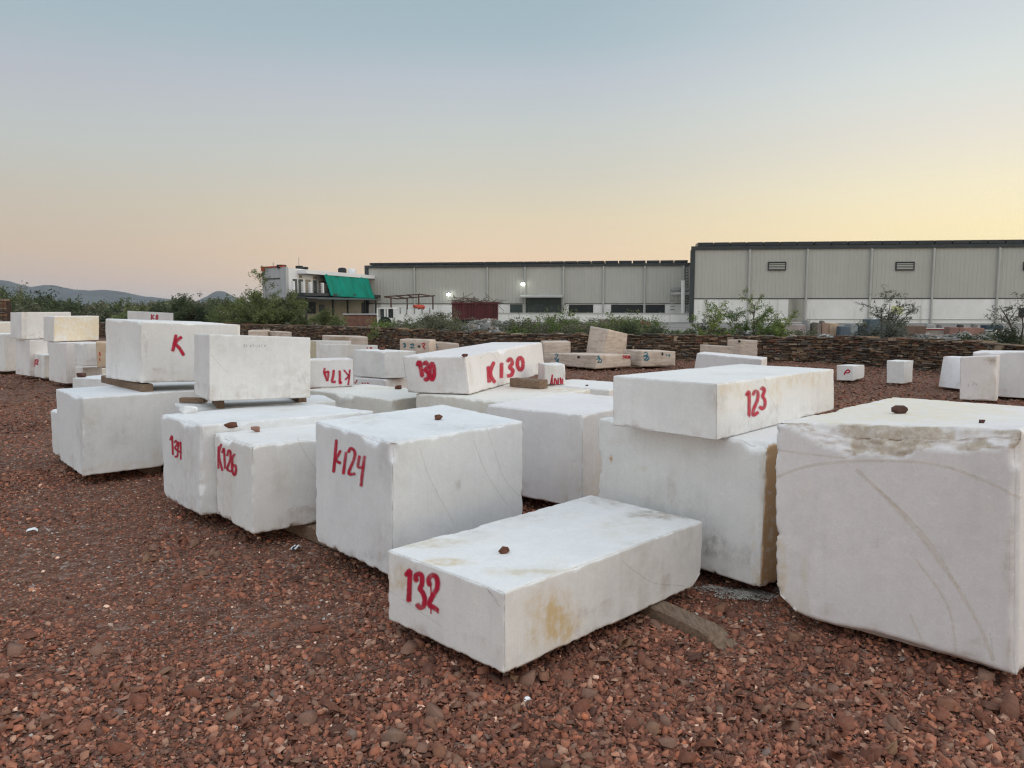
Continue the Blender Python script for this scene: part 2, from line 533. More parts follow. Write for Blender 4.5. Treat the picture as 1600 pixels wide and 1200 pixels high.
    tag(o, label, cat, group)
    BL[key] = dict(obj=o, P=P, F=Fq, tops=tops, bots=bots, bvh=None)
    return o

def resample(pts, spacing):
    pts = [Vector((p[0], p[1])) for p in pts]
    if len(pts) > 2:
        q = []
        for i in range(len(pts) - 1):
            p0 = pts[max(i - 1, 0)]; p1 = pts[i]; p2 = pts[i + 1]; p3 = pts[min(i + 2, len(pts) - 1)]
            for k in range(8):
                t = k / 8
                q.append(0.5 * ((2 * p1) + (p2 - p0) * t + (2 * p0 - 5 * p1 + 4 * p2 - p3) * t * t + (-p0 + 3 * p1 - 3 * p2 + p3) * t ** 3))
        q.append(pts[-1]); pts = q
    out = [pts[0]]; acc = 0
    for a, b in zip(pts[:-1], pts[1:]):
        L = (b - a).length
        d = spacing - acc
        while d <= L and L > 0:
            out.append(a.lerp(b, d / L)); d += spacing
        acc = (acc + L) % spacing if L < spacing - acc or True else 0
    out.append(pts[-1])
    return out

def paint(key, partname, strokes, mat, ox=0, oy=0, sc=1.0, width=4.0, label=None, off=0.0022):
    """strokes in photo pixels (crop origin + scale), laid on the block's surface"""
    bl = BL[key]
    if len(strokes) > 1 and partname in ('saw_mark', 'crack_mark', 'pale_streak'):
        for q in strokes: paint(key, partname, [q], mat, ox, oy, sc, width, label, off)
        return
    if bl['bvh'] is None:
        bl['bvh'] = BVHTree.FromPolygons([tuple(p) for p in bl['P']], [tuple(int(i) for i in f) for f in bl['F']])
    cam = Vector((0, 0, CAMH))
    V, Fc, cov = [], [], []
    for si, st in enumerate(strokes):
        w = width
        if isinstance(st, tuple): st, w = st
        pts = [(ox + p[0] / sc, oy + p[1] / sc) for p in st]
        sp = max(0.6, w * 0.22)
        rs = resample(pts, sp)
        if len(rs) < 2: continue
        d0 = (rs[0] - rs[1]); d1 = (rs[-1] - rs[-2])
        if d0.length > 0: rs = [rs[0] + d0.normalized() * w * 0.45] + rs
        if d1.length > 0: rs = rs + [rs[-1] + d1.normalized() * w * 0.45]
        rows = []
        n = len(rs)
        for i, p in enumerate(rs):
            t = rs[min(i + 1, n - 1)] - rs[max(i - 1, 0)]
            if t.length < 1e-6: continue
            t.normalize(); nrm = Vector((-t.y, t.x))
            endf = min(1.0, min(i, n - 1 - i) / max(1.0, (0.5 * w / sp)))
            row = []
            for k in range(9):
                s = (k - 4) / 4
                q = p + nrm * (s * w * 1.05)
                d = ray(q.x, q.y).normalized()
                hit, hn, _, _ = bl['bvh'].ray_cast(cam, d)
                if hit is None: row.append(None); continue
                if hn.dot(d) > 0: hn = -hn
                row.append(len(V))
                V.append(hit + hn * (off + 0.0004 * si))
                cov.append((0.78 * max(0.0, 1 - (abs(s) / 0.66) ** 1.8) + 0.22 * (1 - abs(s))) * endf)
            if row: rows.append(row)
            else: rows.append(None)
        for r0, r1 in zip(rows[:-1], rows[1:]):
            if r0 is None or r1 is None: continue
            for k in range(8):
                if None in (r0[k], r0[k + 1], r1[k], r1[k + 1]): continue
                if (V[r0[k]] - V[r1[k + 1]]).length > 0.12 * max(1.0, V[r0[k]].length / 6): continue
                Fc.append((r0[k], r0[k + 1], r1[k + 1], r1[k]))
    if not Fc: return None
    o = mk(partname, V, Fc, M[mat], bl['obj'], bl['obj'].location)
    a = o.data.attributes.new('cover', 'FLOAT', 'POINT')
    a.data.foreach_set('value', np.array(cov[:len(o.data.vertices)], np.float32))
    if label: o['label'] = label
    return o

def oval(cx, cy, rx, ry, n=14, tilt=0.0):
    return [(cx + rx * math.cos(t) - tilt * ry * math.sin(t), cy + ry * math.sin(t)) for t in [2 * math.pi * k / n for k in range(n + 1)]]

# ------------------------------------------------------------------ the quarried blocks
YEL = (0.56, 0.40, 0.17); OCH = (0.50, 0.27, 0.09); BRN = (0.30, 0.22, 0.14); GRY = (0.33, 0.32, 0.30); DRK = (0.13, 0.115, 0.10)
TANS = (0.58, 0.50, 0.36)

# --- foreground
def quad(xy, zb, zt):
    return [Vector((x, y, zt)) for x, y in xy], [Vector((x, y, zb)) for x, y in xy]
block('b132', 'low flat white block with red 132 on its end and an ochre side patch',
      corners((788, 925, 1055), 0.08, L=(604, 858), R=(1100, 813), D=(922, 772)), 'marble', 0.016, chip=0.9, cuts=[('b', True, .10, 'c', False, .09)],
      stains=[(868, 968, 46, 60, (0.58, 0.40, 0.16), 0.80, 'a0'), (832, 985, 18, 70, YEL, 0.62, 'a0'), (830, 1030, 40, 14, GRY, 0.3, 'a0'),
              (612, 900, 34, 26, YEL, 0.6, 'b0'), (640, 892, 14, 12, BRN, 0.35, 'b0'),
              (660, 850, 60, 10, TANS, 0.7, 'c1'), (700, 878, 40, 7, YEL, 0.65, 'c1'), (840, 893, 70, 9, TANS, 0.7, 'c1'),
              (1040, 805, 60, 8, BRN, 0.65, 'c1'), (960, 783, 60, 10, BRN, 0.5, 'c1'), (1020, 790, 40, 8, GRY, 0.5, 'c1'),
              (890, 805, 30, 9, TANS, 0.3, 'c1'), (1050, 850, 12, 22, GRY, 0.3, 'a0'), (990, 960, 60, 12, GRY, 0.35, 'a0')])
block('bK124', 'tall white block with red K124 on its left face, beside the flat 132 block',
      corners((613, 692, 903), 0.10, L=(492, 657, 846), R=(818, 657)), 'marble_cool', 0.016, chip=1.1, cuts=[('a', True, .05, 'c', False, .06)],
      stains=[(560, 868, 70, 10, DRK, 0.3, 'b0'), (716, 758, 5, 8, BRN, 0.4, 'a0'), (720, 668, 60, 6, GRY, 0.3, 'c1'), (590, 652, 50, 6, GRY, 0.25, 'c1')])
block('bK126', 'white block with red K126 on its face and two brown stones along its top',
      cornerL((394, 696, 837), .10, (333, 676), .95), 'marble', 0.016, chip=1.4,
      stains=[(470, 826, 60, 8, TANS, 0.35, 'a0'), (440, 826, 40, 8, TANS, 0.3, 'a0'), (336, 760, 6, 20, YEL, 0.3, 'b0')])
block('b134', 'long white block with red 134 on its end face, left of block K126',
      corners((313, 664, 807), 0.10, L=(250, 647), R=(585, 641), D=(476, 627)), 'marble_cool', 0.018, chip=1.2,
      stains=[(285, 780, 30, 8, DRK, 0.25, 'b0')])
block('bA', 'large plain white block at the left carrying a K block on timbers',
      cornerL((129, 621, 745), 0.10, (86, 607), 1.32), 'marble_cool', 0.022, chip=1.0,
      stains=[(140, 733, 12, 10, BRN, 0.45, 'a0'), (200, 728, 50, 8, TANS, 0.4, 'a0'), (245, 715, 12, 18, TANS, 0.4, 'a0')])
block('bK', 'upper white block with a single large red K, lying on a timber',
      corners((219, 502, 599), 0.885, L=(164, 497, 591), R=(379, 507, 594.5)), 'marble', 0.025, chip=1.3,
      stains=[(270, 590, 40, 10, TANS, 0.2, 'a0')])
block('bPencil', 'upper white block with faint pencilled figures, propped on timber behind block 134',
      corners((326, 522, 628), 0.82, L=(303, 521, 617), R=(486, 527, 622)), 'marble', 0.02, chip=0.7,
      stains=[(470, 620, 25, 4, BRN, 0.4, 'a0')])
block('bUnder', 'low grey-white block between block 134 and the large plain block, under the pencilled block',
      ([Vector((-2.72, 6.46, .745)), Vector((-3.0, 6.9, .745)), Vector((-1.6, 7.08, .745)), Vector((-1.85, 7.62, .745))],
       [Vector((-2.72, 6.46, .1)), Vector((-3.0, 6.9, .1)), Vector((-1.6, 7.08, .1)), Vector((-1.85, 7.62, .1))]), 'marble_cool', 0.03)
block('bSmallLeft', 'small white block half hidden behind the left side of the large plain block',
      rect((-4.50, 7.78), (0.745, 0.67), 0.6, 0.54, 0.05, 0.52), 'marble_cool', 0.03)
block('bLowLeft', 'low white block behind the large plain block, a dark stone on its top',
      rect((-4.6, 9.72), (0.28, 0.96), 0.7, 1.1, 0.05, 0.685), 'marble_cool', 0.04)

# --- centre
block('b130lower', 'cream white block under block 130, edged with tan crust along its top',
      rect((-0.05, 6.95), (0.62, 0.785), 1.40, 1.15, 0.05, 0.75), 'marble_warm', 0.022, chip=1.6,
      stains=[(760, 640, 12, 40, YEL, 0.35, 'b0'), (705, 640, 20, 40, TANS, 0.4, 'b0'), (860, 608, 90, 6, OCH, 0.5, 'c1'), (900, 606, 60, 4, OCH, 0.5, 'c1')])
block('b130', 'tilted white block with red 130 on its end and K130 on its long side',
      corners(((726, 734), 557, 617), 0.752, L=((628, 637), 556, 613.5), R=((848, 853), 534, 583), zl=1.10), 'marble_pink', 0.018, chip=1.1, cuts=[('b', True, .07, 'c', True, .06), ('b', True, .03, 'a', False, .03)],
      stains=[(640, 600, 20, 20, GRY, 0.2, 'b0'), (800, 600, 30, 8, TANS, 0.2, 'a0')])
block('bMid', 'tall plain white block in the middle gap, between K124 and the block under 123',
      cornerL((910, 648, 795), 0.10, (758, 632), 1.2), 'marble_pink', 0.018, chip=1.0,
      stains=[(897, 721, 4, 3, BRN, 0.6, 'b0'), (936, 720, 6, 70, TANS, 0.3, 'a0')])
block('b123lower', 'big white block under block 123, its narrow right side stained dark orange',
      cornerL(((1199, 1188), 693, 921), 0.08, (934, 652), 1.25), 'marble', 0.016, chip=1.5,
      stains=[(1200, 800, 30, 190, (0.46, 0.27, 0.12), 0.92, 'a0'), (955, 717, 6, 8, OCH, 0.85, 'b0'), (1000, 733, 12, 6, TANS, 0.5, 'b0'),
              (1118, 850, 22, 22, DRK, 0.6, 'b0'), (1150, 868, 30, 24, GRY, 0.6, 'b0'), (1176, 845, 4, 26, YEL, 0.5, 'b0'),
              (1185, 900, 14, 26, YEL, 0.5, 'b0'), (1110, 895, 40, 12, DRK, 0.3, 'b0'), (960, 690, 20, 8, TANS, 0.3, 'b0'), (1195, 780, 8, 120, TANS, 0.5, 'b0')])
block('b123', 'upper white block with red 123 on its right side, resting across a bigger white block',
      corners((1120, 599, 690), 0.872, L=(957, 586, 666), R=(1304, 576, 641)), 'marble', 0.016, chip=0.7,
      stains=[(1150, 610, 40, 18, YEL, 0.4, 'a0'), (1245, 590, 60, 16, YEL, 0.38, 'a0'), (1210, 610, 12, 24, YEL, 0.35, 'a0'), (1116, 620, 4, 5, BRN, 0.5, 'b0'), (1280, 640, 30, 8, GRY, 0.25, 'a0')])

def smooth(x): x = np.clip(x, 0, 1); return x * x * (3 - 2 * x)
def brk_v(a):        # depth of the broken edge down the front face, along a (0 = right end, 1 = left end)
    t = 1 - a
    return 0.135 * np.interp(t, [0.0, 0.05, 0.12, 0.24, 0.36, 0.55, 0.68, 0.80, 0.9, 1.0], [0.0, 0.06, 0.34, 0.85, 1.0, 1.0, 0.9, 0.72, 0.62, 0.5])
def brk_i(a): return 0.055 * np.interp(1 - a, [0, 0.05, 0.2, 0.7, 1.0], [0.1, 0.3, 1.0, 1.0, 0.7])
tb = corners((1592, 672, 1058), 0.06, L=(1210, 661, 957), R=None or (1800, 640), D=(1395, 619)) if False else None
nb, lb_ = at(1590, 1064, 0.05), at(1212, 957, 0.06)
nt_, lt_ = at_d(1593, 671, nb.y), at_d(1209, 660, lb_.y)
dvec = Vector((0.99, 0.83, 0))
block('bBig', 'biggest white block, at the right edge, with a broken brown rim along its top',
      ([nt_, lt_, nt_ + dvec + Vector((0, 0, -.04)), lt_ + dvec + Vector((0, 0, 0.035))], [nb, lb_, nb + dvec, lb_ + dvec]), 'marble_pink', 0.0145, chip=1.4, big_chips=0.8, top_round=0.02, cuts=[('a', True, .13, 'c', False, .11), ('b', False, .05, 'c', False, .035), ('a', False, .035, 'c', False, .03), ('a', False, .03, 'b', False, .02)],
      bottom_rough=1.8, brk=('bc', brk_v, brk_i),
      stains=[(1400, 640, 260, 30, (0.70, 0.62, 0.46), 0.72, 'c1'), (1216, 900, 12, 60, YEL, 0.5, 'b0'), (1235, 950, 40, 26, TANS, 0.4, 'b0'),
              (1480, 1030, 60, 14, BRN, 0.55, 'b0'), (1400, 1010, 40, 12, TANS, 0.5, 'b0'), (1580, 860, 12, 90, BRN, 0.45, 'b0'), (1583, 1010, 14, 40, BRN, 0.4, 'b0'),
              (1368, 848, 6, 9, GRY, 0.5, 'b0'), (1258, 900, 6, 30, TANS, 0.5, 'b0')])

# --- middle distance, centre left
block('bRough', 'wide low white block with a pitted grey patch, under the upside-down K174 block',
      cornerL((614, 624, 717), 0.05, (478, 608), .85), 'marble_warm', 0.03, chip=1.2,
      stains=[(530, 624, 26, 9, GRY, 0.55, 'b0'), (500, 618, 18, 12, TANS, 0.5, 'b0'), (625, 635, 14, 14, TANS, 0.35, 'a0')])
block('bK174', 'white slab marked with an upside-down red K174, beside the pencilled block',
      ([Vector((-2.55, 8.82, .985)), Vector((-2.70, 9.14, .985)), Vector((-1.855, 9.14, .985)), Vector((-2.0, 9.46, .985))],
       [Vector((-2.55, 8.82, .66)), Vector((-2.70, 9.14, .66)), Vector((-1.855, 9.14, .66)), Vector((-2.0, 9.46, .66))]), 'marble_pink', 0.03, chip=0.6)
block('bPairLow', 'lower block of the stacked grey-faced pair behind block 130, red scrawl on its face',
      rect((-1.66, 10.2), (0.62, 0.78), 0.95, 0.62, 0.05, 0.645), 'marble_pink', 0.04)
block('bPairTop', 'upper block of the stacked grey-faced pair behind block 130',
      corners((601, 549, 592), 0.65, L=(552.5, 546, 588), R=(650, 548)), 'marble', 0.035, chip=0.6)
block('bGreyFace', 'white block with a shaded grey end, just behind the K174 slab',
      corners((534, 538, 618), 0.05, L=(499, 537.5), R=(591, 539)), 'marble', 0.05, chip=0.6)
block('bBehindGrey', 'white block with a tan left side, seen over the K174 slab beside the pencilled block',
      corners((494, 532, 605), 0.05, L=(484, 531.5), R=(549, 532.5)), 'marble', 0.05, chip=0.6, stains=[(489, 545, 20, 40, (0.50, 0.42, 0.27), 0.9, 'b0')])
block('bK8base', 'white block hidden behind the K block, carrying the small K8 block',
      rect((-5.55, 12.1), (0.9, 0.43), 0.75, 0.7, 0.05, 0.95), 'marble', 0.06)
block('bK8', 'small white block with red K8 showing above the K block',
      corners((227, 487, 503), 0.955, L=(199, 485.5, 502), R=(271, 489, 505)), 'marble', 0.04, chip=0.9)
block('bFragA', 'beige block peeping out just right of the K block, near the stone wall',
      rect((-7.6, 22.6), (0.98, 0.2), 0.55, 0.7, 0.0, 0.90), 'beige', 0.08, False)
block('bFragB', 'two-toned beige block seen over the pencilled block, below the acacia tree',
      corners((433, 517, 564), 0.0, L=(415, 516.5), R=(456, 518.5)), 'beige', 0.08, False)
block('bBeigeLong', 'long beige block with a weathered flat top, in front of the wall left of centre',
      corners((514, 524.5, 574), 0.05, L=(503, 523), R=(575, 526)), 'beige', 0.08, False, stains=[(530, 531, 26, 5, BRN, 0.7, 'a0')])
block('bText', 'beige block with small teal signs and a black square, standing behind block 130',
      corners((670, 531, 583), 0.05, L=(624, 529.5), R=(682, 530)), 'beige', 0.08, False)
block('bText2', 'beige block tapering to the right, next to the block with teal signs and black square',
      corners((672, 533, 579), 0.05, L=(668, 532), R=(718, 537), zr=0.72), 'beige', 0.08, False)

# --- stack group at the left edge
block('s12d', 'tall white block under the ochre-stained block, in the stack at the left',
      cornerL((103, 536, 600), 0.08, (76, 535, 595), .7), 'marble_pink', 0.04, chip=0.9)
block('s12a', 'ochre-stained block topping the stack at the left',
      cornerL((84, 494, 534), 0.88, (67.5, 493.5, 533), .9), 'marble', 0.03, chip=1.0,
      stains=[(120, 513, 60, 30, (0.70, 0.58, 0.38), 0.75, 'a0'), (120, 512, 22, 16, (0.56, 0.36, 0.18), 0.5, 'a0'), (90, 500, 10, 10, YEL, 0.5, 'a0'), (107, 520, 6, 16, BRN, 0.5, 'a0')])
block('s12c', 'tall white block under the plain top block, left part of the stack at the left',
      cornerL((46, 531, 588), 0.08, (24, 530.5, 585), .8), 'marble_pink', 0.05, chip=0.8)
block('s12b', 'plain white block topping the stack, just left of the ochre-stained one',
      cornerL((33, 487.5, 530), 0.88, (16, 488, 528.5), 1.0), 'marble', 0.04, chip=0.9)
block('s12e', 'small white block with red K12 at the foot of the stack at the left',
      cornerL((69, 555, 592), 0.06, (49, 552, 588), .4), 'marble', 0.03, chip=0.8)
block('s12f', 'small white block with red K1 set on the K12 block',
      rect((-9.62, 16.3), (0.8, 0.6), 0.35, 0.35, 0.59, 1.03), 'marble', 0.04, chip=0.8)
block('s12g', 'white block at the far left edge, left of the stack',
      cornerL((7, 522, 581), 0.08, (-30, 521, 578), .8), 'marble', 0.05, chip=0.8)
block('s12h', 'white block lying on top of the far left edge block',
      cornerL((-25, 504, 523), 0.86, (-50, 503, 522), 1.0), 'marble_warm', 0.05, chip=0.6)
block('s12j', 'low white block supporting a white upright block right of the stack',
      cornerL((130, 574, 603), 0.05, (114, 573.5, 601), .5), 'marble', 0.05, chip=0.8)
block('s12i', 'white upright block right of the stack, beside an orange-brown face',
      cornerL((136, 536, 572.5), 0.47, (116, 536, 570), .5), 'marble', 0.04, chip=0.8)
block('s12l', 'pale tan block at the foot of the orange-brown one, left of the K block',
      rect((-7.3, 13.9), (0.9, 0.43), 0.42, 0.35, 0.05, 0.50), 'marble_warm', 0.05, stains=[(150, 580, 20, 10, TANS, 0.7, 'a0')])
block('s12k', 'orange-brown faced block left of the K block, red marks at its right edge',
      rect((-7.38, 13.9), (0.9, 0.43), 0.42, 0.35, 0.505, 0.97), 'marble_tan', 0.05)
block('s12m', 'white block squeezed between the stack and the K block',
      rect((-7.05, 14.6), (0.9, 0.43), 0.9, 0.7, 0.05, 1.16), 'marble', 0.06)

# --- behind 130 / 123
block('b35', 'flat white block behind block 130, the small upside-down marked block on it',
      rect((1.05, 8.46), (0.62, 0.785), 0.8, 1.0, 0.05, 0.70), 'marble', 0.03, chip=1.2)
block('b34', 'small white block with upside-down red scrawl, right behind block 130',
      ([Vector((.37, 8.88, .94)), Vector((.30, 9.2, .94)), Vector((.615, 8.93, .94)), Vector((.55, 9.25, .94))],
       [Vector((.37, 8.88, .702)), Vector((.30, 9.2, .702)), Vector((.615, 8.93, .702)), Vector((.55, 9.25, .702))]), 'marble', 0.025, chip=0.8)
block('b30', 'long low beige block with teal signs and red letters, right of block 130',
      corners((930, 554.5, 577), 0.06, L=(859, 551.5, 570), R=(987, 553.5, 573)), 'beige', 0.06, False, big_chips=1.0)
block('b31', 'low beige block with teal marks at the right end of the beige group',
      corners((1001, 548, 573.5), 0.06, L=(973, 545.5), R=(1056, 549, 572.5)), 'beige', 0.06, False)
block('b32', 'tilted upright beige block rising above the beige group',
      corners(((950, 940), 514, 571), 0.03, L=((922, 913), 509, 567), R=((981, 977), 521.5, 567)), 'beige', 0.06, False)
block('b33', 'beige block against the wall, directly behind the right end of block 130',
      rect((0.85, 21.2), (1, 0.08), 0.75, 0.7, 0.05, 0.64), 'beige', 0.08, False)
block('b36', 'pale grey block with a sloping top, just behind block 123',
      ([at(1190, 561, .8), at(1088, 551.5, .80), at(1190, 561, .8) + Vector((.25, .5, 0)), at(1088, 551.5, .80) + Vector((.25, .5, 0))],
       [Vector((*at(1190, 561, .8)[:2], .05)), Vector((*at(1080, 551.5, .8)[:2], .05)), Vector((*(at(1190, 561, .8) + Vector((.25, .5, 0)))[:2], .05)), Vector((*(at(1088, 551.5, .8) + Vector((.25, .5, 0)))[:2], .05))]), 'marble_pink', 0.06)
block('b37a', 'lower of two beige blocks by the wall, behind block 123',
      corners((1116, 539, 575), 0.0, L=(1093, 538), R=(1148, 541)), 'beige', 0.06, False)
block('b37b', 'taller of two beige blocks by the wall, a dark hole painted at its top edge',
      corners((1157, 531, 572), 0.0, L=(1136, 530), R=(1185, 531.5)), 'beige', 0.06, False)

# --- right distance
block('b25', 'small white block with a red splash, alone in front of the wall',
      corners((1333, 571, 595.5), 0.05, L=(1307, 570, 594), R=(1351, 570, 590)), 'marble', 0.03, chip=0.9)
block('b26', 'small upright white cube, alone in front of the wall',
      corners(((1413, 1411), 564.5, 600), 0.05, L=(1385, 563, 598.5), R=((1428, 1426), 563, 597)), 'marble', 0.03, chip=0.9)
block('b27', 'leaning ribbed white block, leftmost of three by the right edge',
      ([at_d(1503, 558, 14.9), at_d(1474, 557, 15.1), at_d(1516, 557, 15.4), at_d(1487, 556, 15.6)],
       [at(1504, 609, .05), at(1466, 604, .05), at(1516, 605, .05), at(1480, 601, .05)]), 'marble_pink', 0.05, chip=0.6)
block('b28', 'square white slab with a brown broken corner, middle of three by the right edge',
      corners((1557, 555, 627), 0.05, L=((1500, 1499), 557.5, 625), R=(1564, 554)), 'marble_pink', 0.04, chip=1.2, big_chips=1.4,
      stains=[(1550, 563, 9, 6, BRN, 0.7, 'b0'), (1556, 575, 4, 12, TANS, 0.7, 'b0')])
block('b29', 'long white block running out of the right edge, behind the square slab',
      ([at_d(1640, 550.5, 12.9), at_d(1520, 549.5, 13.6), at_d(1652, 548, 13.7), at_d(1533, 547, 14.4)],
       [Vector((*at_d(1640, 550, 12.9)[:2], .05)), Vector((*at_d(1520, 550, 13.6)[:2], .05)), Vector((*at_d(1652, 548, 13.7)[:2], .05)), Vector((*at_d(1533, 547, 14.4)[:2], .05))]), 'marble_pink', 0.06)

# ------------------------------------------------------------------ painted numbers and marks
paint('b132', 'painted_number', [
    ([(188, 325), (206, 300), (222, 285), (220, 400), (213, 545)], 6.6),
    ([(283, 375), (272, 330), (300, 305), (326, 330), (325, 395), (308, 432), (334, 470), (350, 530), (335, 588), (305, 592), (284, 562)], 6.6),
    ([(395, 412), (384, 350), (420, 318), (455, 350), (455, 430), (415, 500), (388, 570), (425, 592), (466, 622)], 6.6),
    ([(404, 590), (404, 648)], 1.8), ([(462, 600), (464, 645)], 2.2), ([(404, 400), (406, 500)], 1.6)], 'red_paint', 600, 840, 5.454, 6.6)
paint('b132', 'saw_mark', [[(1180, 690), (1240, 740), (1310, 778), (1420, 788)], [(655, 800), (705, 870)], [(262, 800), (380, 880), (480, 950)]], 'crack_line', 500, 600, 2.5, 1.6)
paint('b132', 'tool_mark', [([(838, 408), (868, 432), (885, 425), (940, 455), (1000, 490)], 1.3)] + [([(880 + i * 15, 432 + i * 14), (905 + i * 13, 470 + i * 15)], 0.9) for i in range(7)] + [([(930 + i * 12, 520 + i * 12), (945 + i * 12, 545 + i * 8)], 0.9) for i in range(5)],
      'crack_line', 600, 840, 5.454, 1.0)
paint('bK124', 'painted_number', [
    ([(1403, 338), (1398, 400), (1391, 475)], 4.2), ([(1421, 383), (1402, 420), (1412, 432), (1422, 436)], 3.8), ([(1443, 390), (1432, 482)], 4.0),
    ([(1453, 392), (1464, 374), (1480, 390), (1475, 425), (1455, 478), (1482, 480)], 4.0),
    ([(1500, 405), (1494, 450), (1518, 452)], 4.0), ([(1521, 405), (1514, 460), (1506, 532)], 4.0)], 'red_paint', 0, 560, 2.667)
paint('bK124', 'saw_mark', [[(390, 250), (420, 350), (470, 450), (520, 540)], [(650, 170), (680, 260), (720, 370), (780, 440)], [(600, 220), (650, 350), (730, 470)]], 'crack_line', 500, 600, 2.5, 1.3)
paint('b134', 'painted_number', [
    ([(207, 560), (222, 522), (227, 600), (231, 690)], 2.7),
    ([(244, 582), (258, 562), (270, 590), (250, 628), (274, 655), (270, 700), (247, 705)], 2.7),
    ([(284, 572), (274, 652)], 2.2), ([(274, 656), (310, 664)], 2.2), ([(300, 572), (303, 730)], 2.4)], 'red_paint', 230, 590, 5.714)
paint('bK126', 'painted_number', [
    ([(640, 612), (637, 720), (638, 812)], 2.9), ([(664, 592), (643, 690), (674, 832)], 2.9),
    ([(672, 672), (687, 632), (692, 720), (697, 812)], 3.0),
    ([(717, 700), (728, 652), (747, 665), (742, 735), (718, 815), (757, 838)], 3.1),
    ([(786, 680), (764, 720), (763, 830), (784, 868), (796, 820), (788, 780), (768, 790)], 3.1)], 'red_paint', 230, 590, 5.714)
paint('bK126', 'saw_mark', [[(1340, 540), (1390, 640), (1470, 770), (1500, 810)]], 'crack_line', 230, 590, 5.714, 1.6)
paint('b130', 'painted_number', [
    ([(1210, 768), (1222, 742), (1232, 790), (1240, 836)], 6.0),
    ([(1247, 760), (1262, 744), (1274, 770), (1258, 792), (1278, 815), (1270, 852), (1250, 846)], 5.2),
    (oval(1301, 802, 14, 50), 5.4)], 'red_paint', 350, 380, 4.0)
paint('b130', 'painted_number', [
    ([(252, 770), (257, 870)], 5.4), ([(286, 742), (264, 812), (292, 872)], 5.0), ([(334, 748), (332, 842)], 5.0),
    ([(368, 742), (388, 724), (401, 750), (384, 776), (405, 795), (394, 824), (369, 830)], 5.0), (oval(450, 753, 18, 38), 5.0)], 'red_paint', 700, 380, 4.0)
paint('b130', 'crack_mark', [[(200, 720), (240, 690), (280, 690), (310, 740)]], 'crack_line', 700, 380, 4.0, 1.2)
paint('b123', 'painted_number', [
    ([(845, 945), (880, 900), (882, 1040), (880, 1195)], 4.6),
    ([(930, 940), (955, 890), (990, 910), (985, 1000), (935, 1120), (930, 1190), (995, 1150)], 4.4),
    ([(1028, 875), (1050, 845), (1072, 880), (1050, 950), (1076, 1000), (1076, 1070), (1045, 1110), (1012, 1080)], 4.4), ([(882, 1190), (884, 1215)], 2)], 'red_paint', 1060, 500, 8.0)
paint('b123', 'crack_mark', [[(1065, 720), (1110, 850), (1160, 990), (1260, 1190)]], 'crack_line', 1060, 500, 8.0, 1.1)
paint('bK', 'painted_letter', [([(1101, 412), (1090, 465), (1079, 515)], 4.6), ([(1136, 425), (1098, 462), (1125, 500), (1150, 541)], 4.6)], 'red_paint', 0, 420, 4.0)
paint('bK', 'pale_streak', [([(910, 400), (912, 480), (915, 550)], 5), ([(1085, 560), (1088, 720)], 2)], 'pale_line', 0, 420, 4.0)
paint('bPencil', 'pencilled_figures', [(q, 0.8) for q in (oval(388, 440, 6, 10), oval(388, 462, 6, 8), [(415, 435), (412, 445), (420, 455), (412, 468), (404, 462)], [(455, 445), (470, 465)], [(470, 443), (455, 467)],
      [(500, 440), (490, 440), (490, 452), (500, 460), (490, 468)], [(515, 450), (530, 466)], [(545, 440), (535, 466)], [(560, 448), (575, 466)], [(575, 446), (560, 467)], [(600, 440), (590, 440), (590, 452), (601, 458), (590, 467)], [(628, 440), (622, 468)], [(640, 444), (626, 454), (638, 468)])],
      'pencil', 330, 480, 7.5)
paint('bPencil', 'crack_mark', [([(0, 560), (90, 660), (200, 770)], 1.3), ([(480, 950), (590, 1000)], 1.0), ([(113, 1000), (113, 1095)], 1.4)], 'crack_line', 330, 480, 7.5)
paint('bK174', 'painted_number', [([(693, 540), (684, 640), (672, 732)], 2.6), ([(618, 545), (655, 590), (688, 625)], 2.4), ([(690, 610), (635, 668)], 2.6),
      ([(564, 552), (568, 630), (568, 708), (588, 690)], 3.4), ([(492, 545), (484, 620), (470, 690), (515, 690)], 3.4),
      ([(380, 520), (372, 570), (390, 625), (410, 682)], 3.2), ([(384, 580), (425, 570), (410, 682)], 3.0)], 'red_paint', 460, 510, 8.0)
paint('b34', 'painted_number', [([(155, 570), (134, 672)], 2.2), ([(148, 600), (154, 672), (134, 672)], 2.2), ([(176, 676), (178, 612), (196, 640), (197, 672)], 2.2),
      ([(214, 605), (215, 672)], 2.0), ([(235, 600), (240, 672)], 2.0), ([(236, 602), (258, 670), (260, 612)], 2.0)], 'red_paint', 840, 500, 6.667)
paint('bK8', 'painted_number', [([(948, 285), (947, 316)], 1.8), ([(964, 290), (950, 301), (964, 314)], 1.7), (oval(982, 296, 5, 6), 1.7), (oval(981, 309, 6, 6), 1.7)], 'red_paint', 0, 420, 4.0)
paint('s12e', 'painted_number', [([(440, 735), (436, 820)], 1.3), ([(455, 730), (440, 770), (454, 795)], 1.2), ([(464, 735), (461, 795)], 1.2), ([(472, 732), (480, 745), (465, 792), (481, 798)], 1.2)], 'red_paint', 0, 470, 8.0)
paint('s12f', 'painted_number', [([(498, 458), (500, 516)], 1.2), ([(518, 460), (500, 488), (514, 515)], 1.2), ([(529, 458), (529, 510)], 1.2)], 'red_paint', 0, 470, 8.0)
paint('b25', 'painted_mark', [([(195, 325), (210, 300), (225, 290), (238, 300), (228, 312), (208, 312)], 2.0), ([(205, 305), (198, 328)], 1.6)], 'red_paint', 1280, 520, 5.0)
paint('bPairLow', 'painted_letter', [([(745, 700), (765, 706), (786, 668)], 1.6)], 'red_paint', 460, 510, 8.0)
paint('bPairLow', 'painted_letter', [([(845, 708), (860, 712)], 1.6), ([(880, 708), (890, 712)], 1.6), ([(910, 708), (930, 714)], 1.6)], 'red_paint', 460, 510, 8.0)
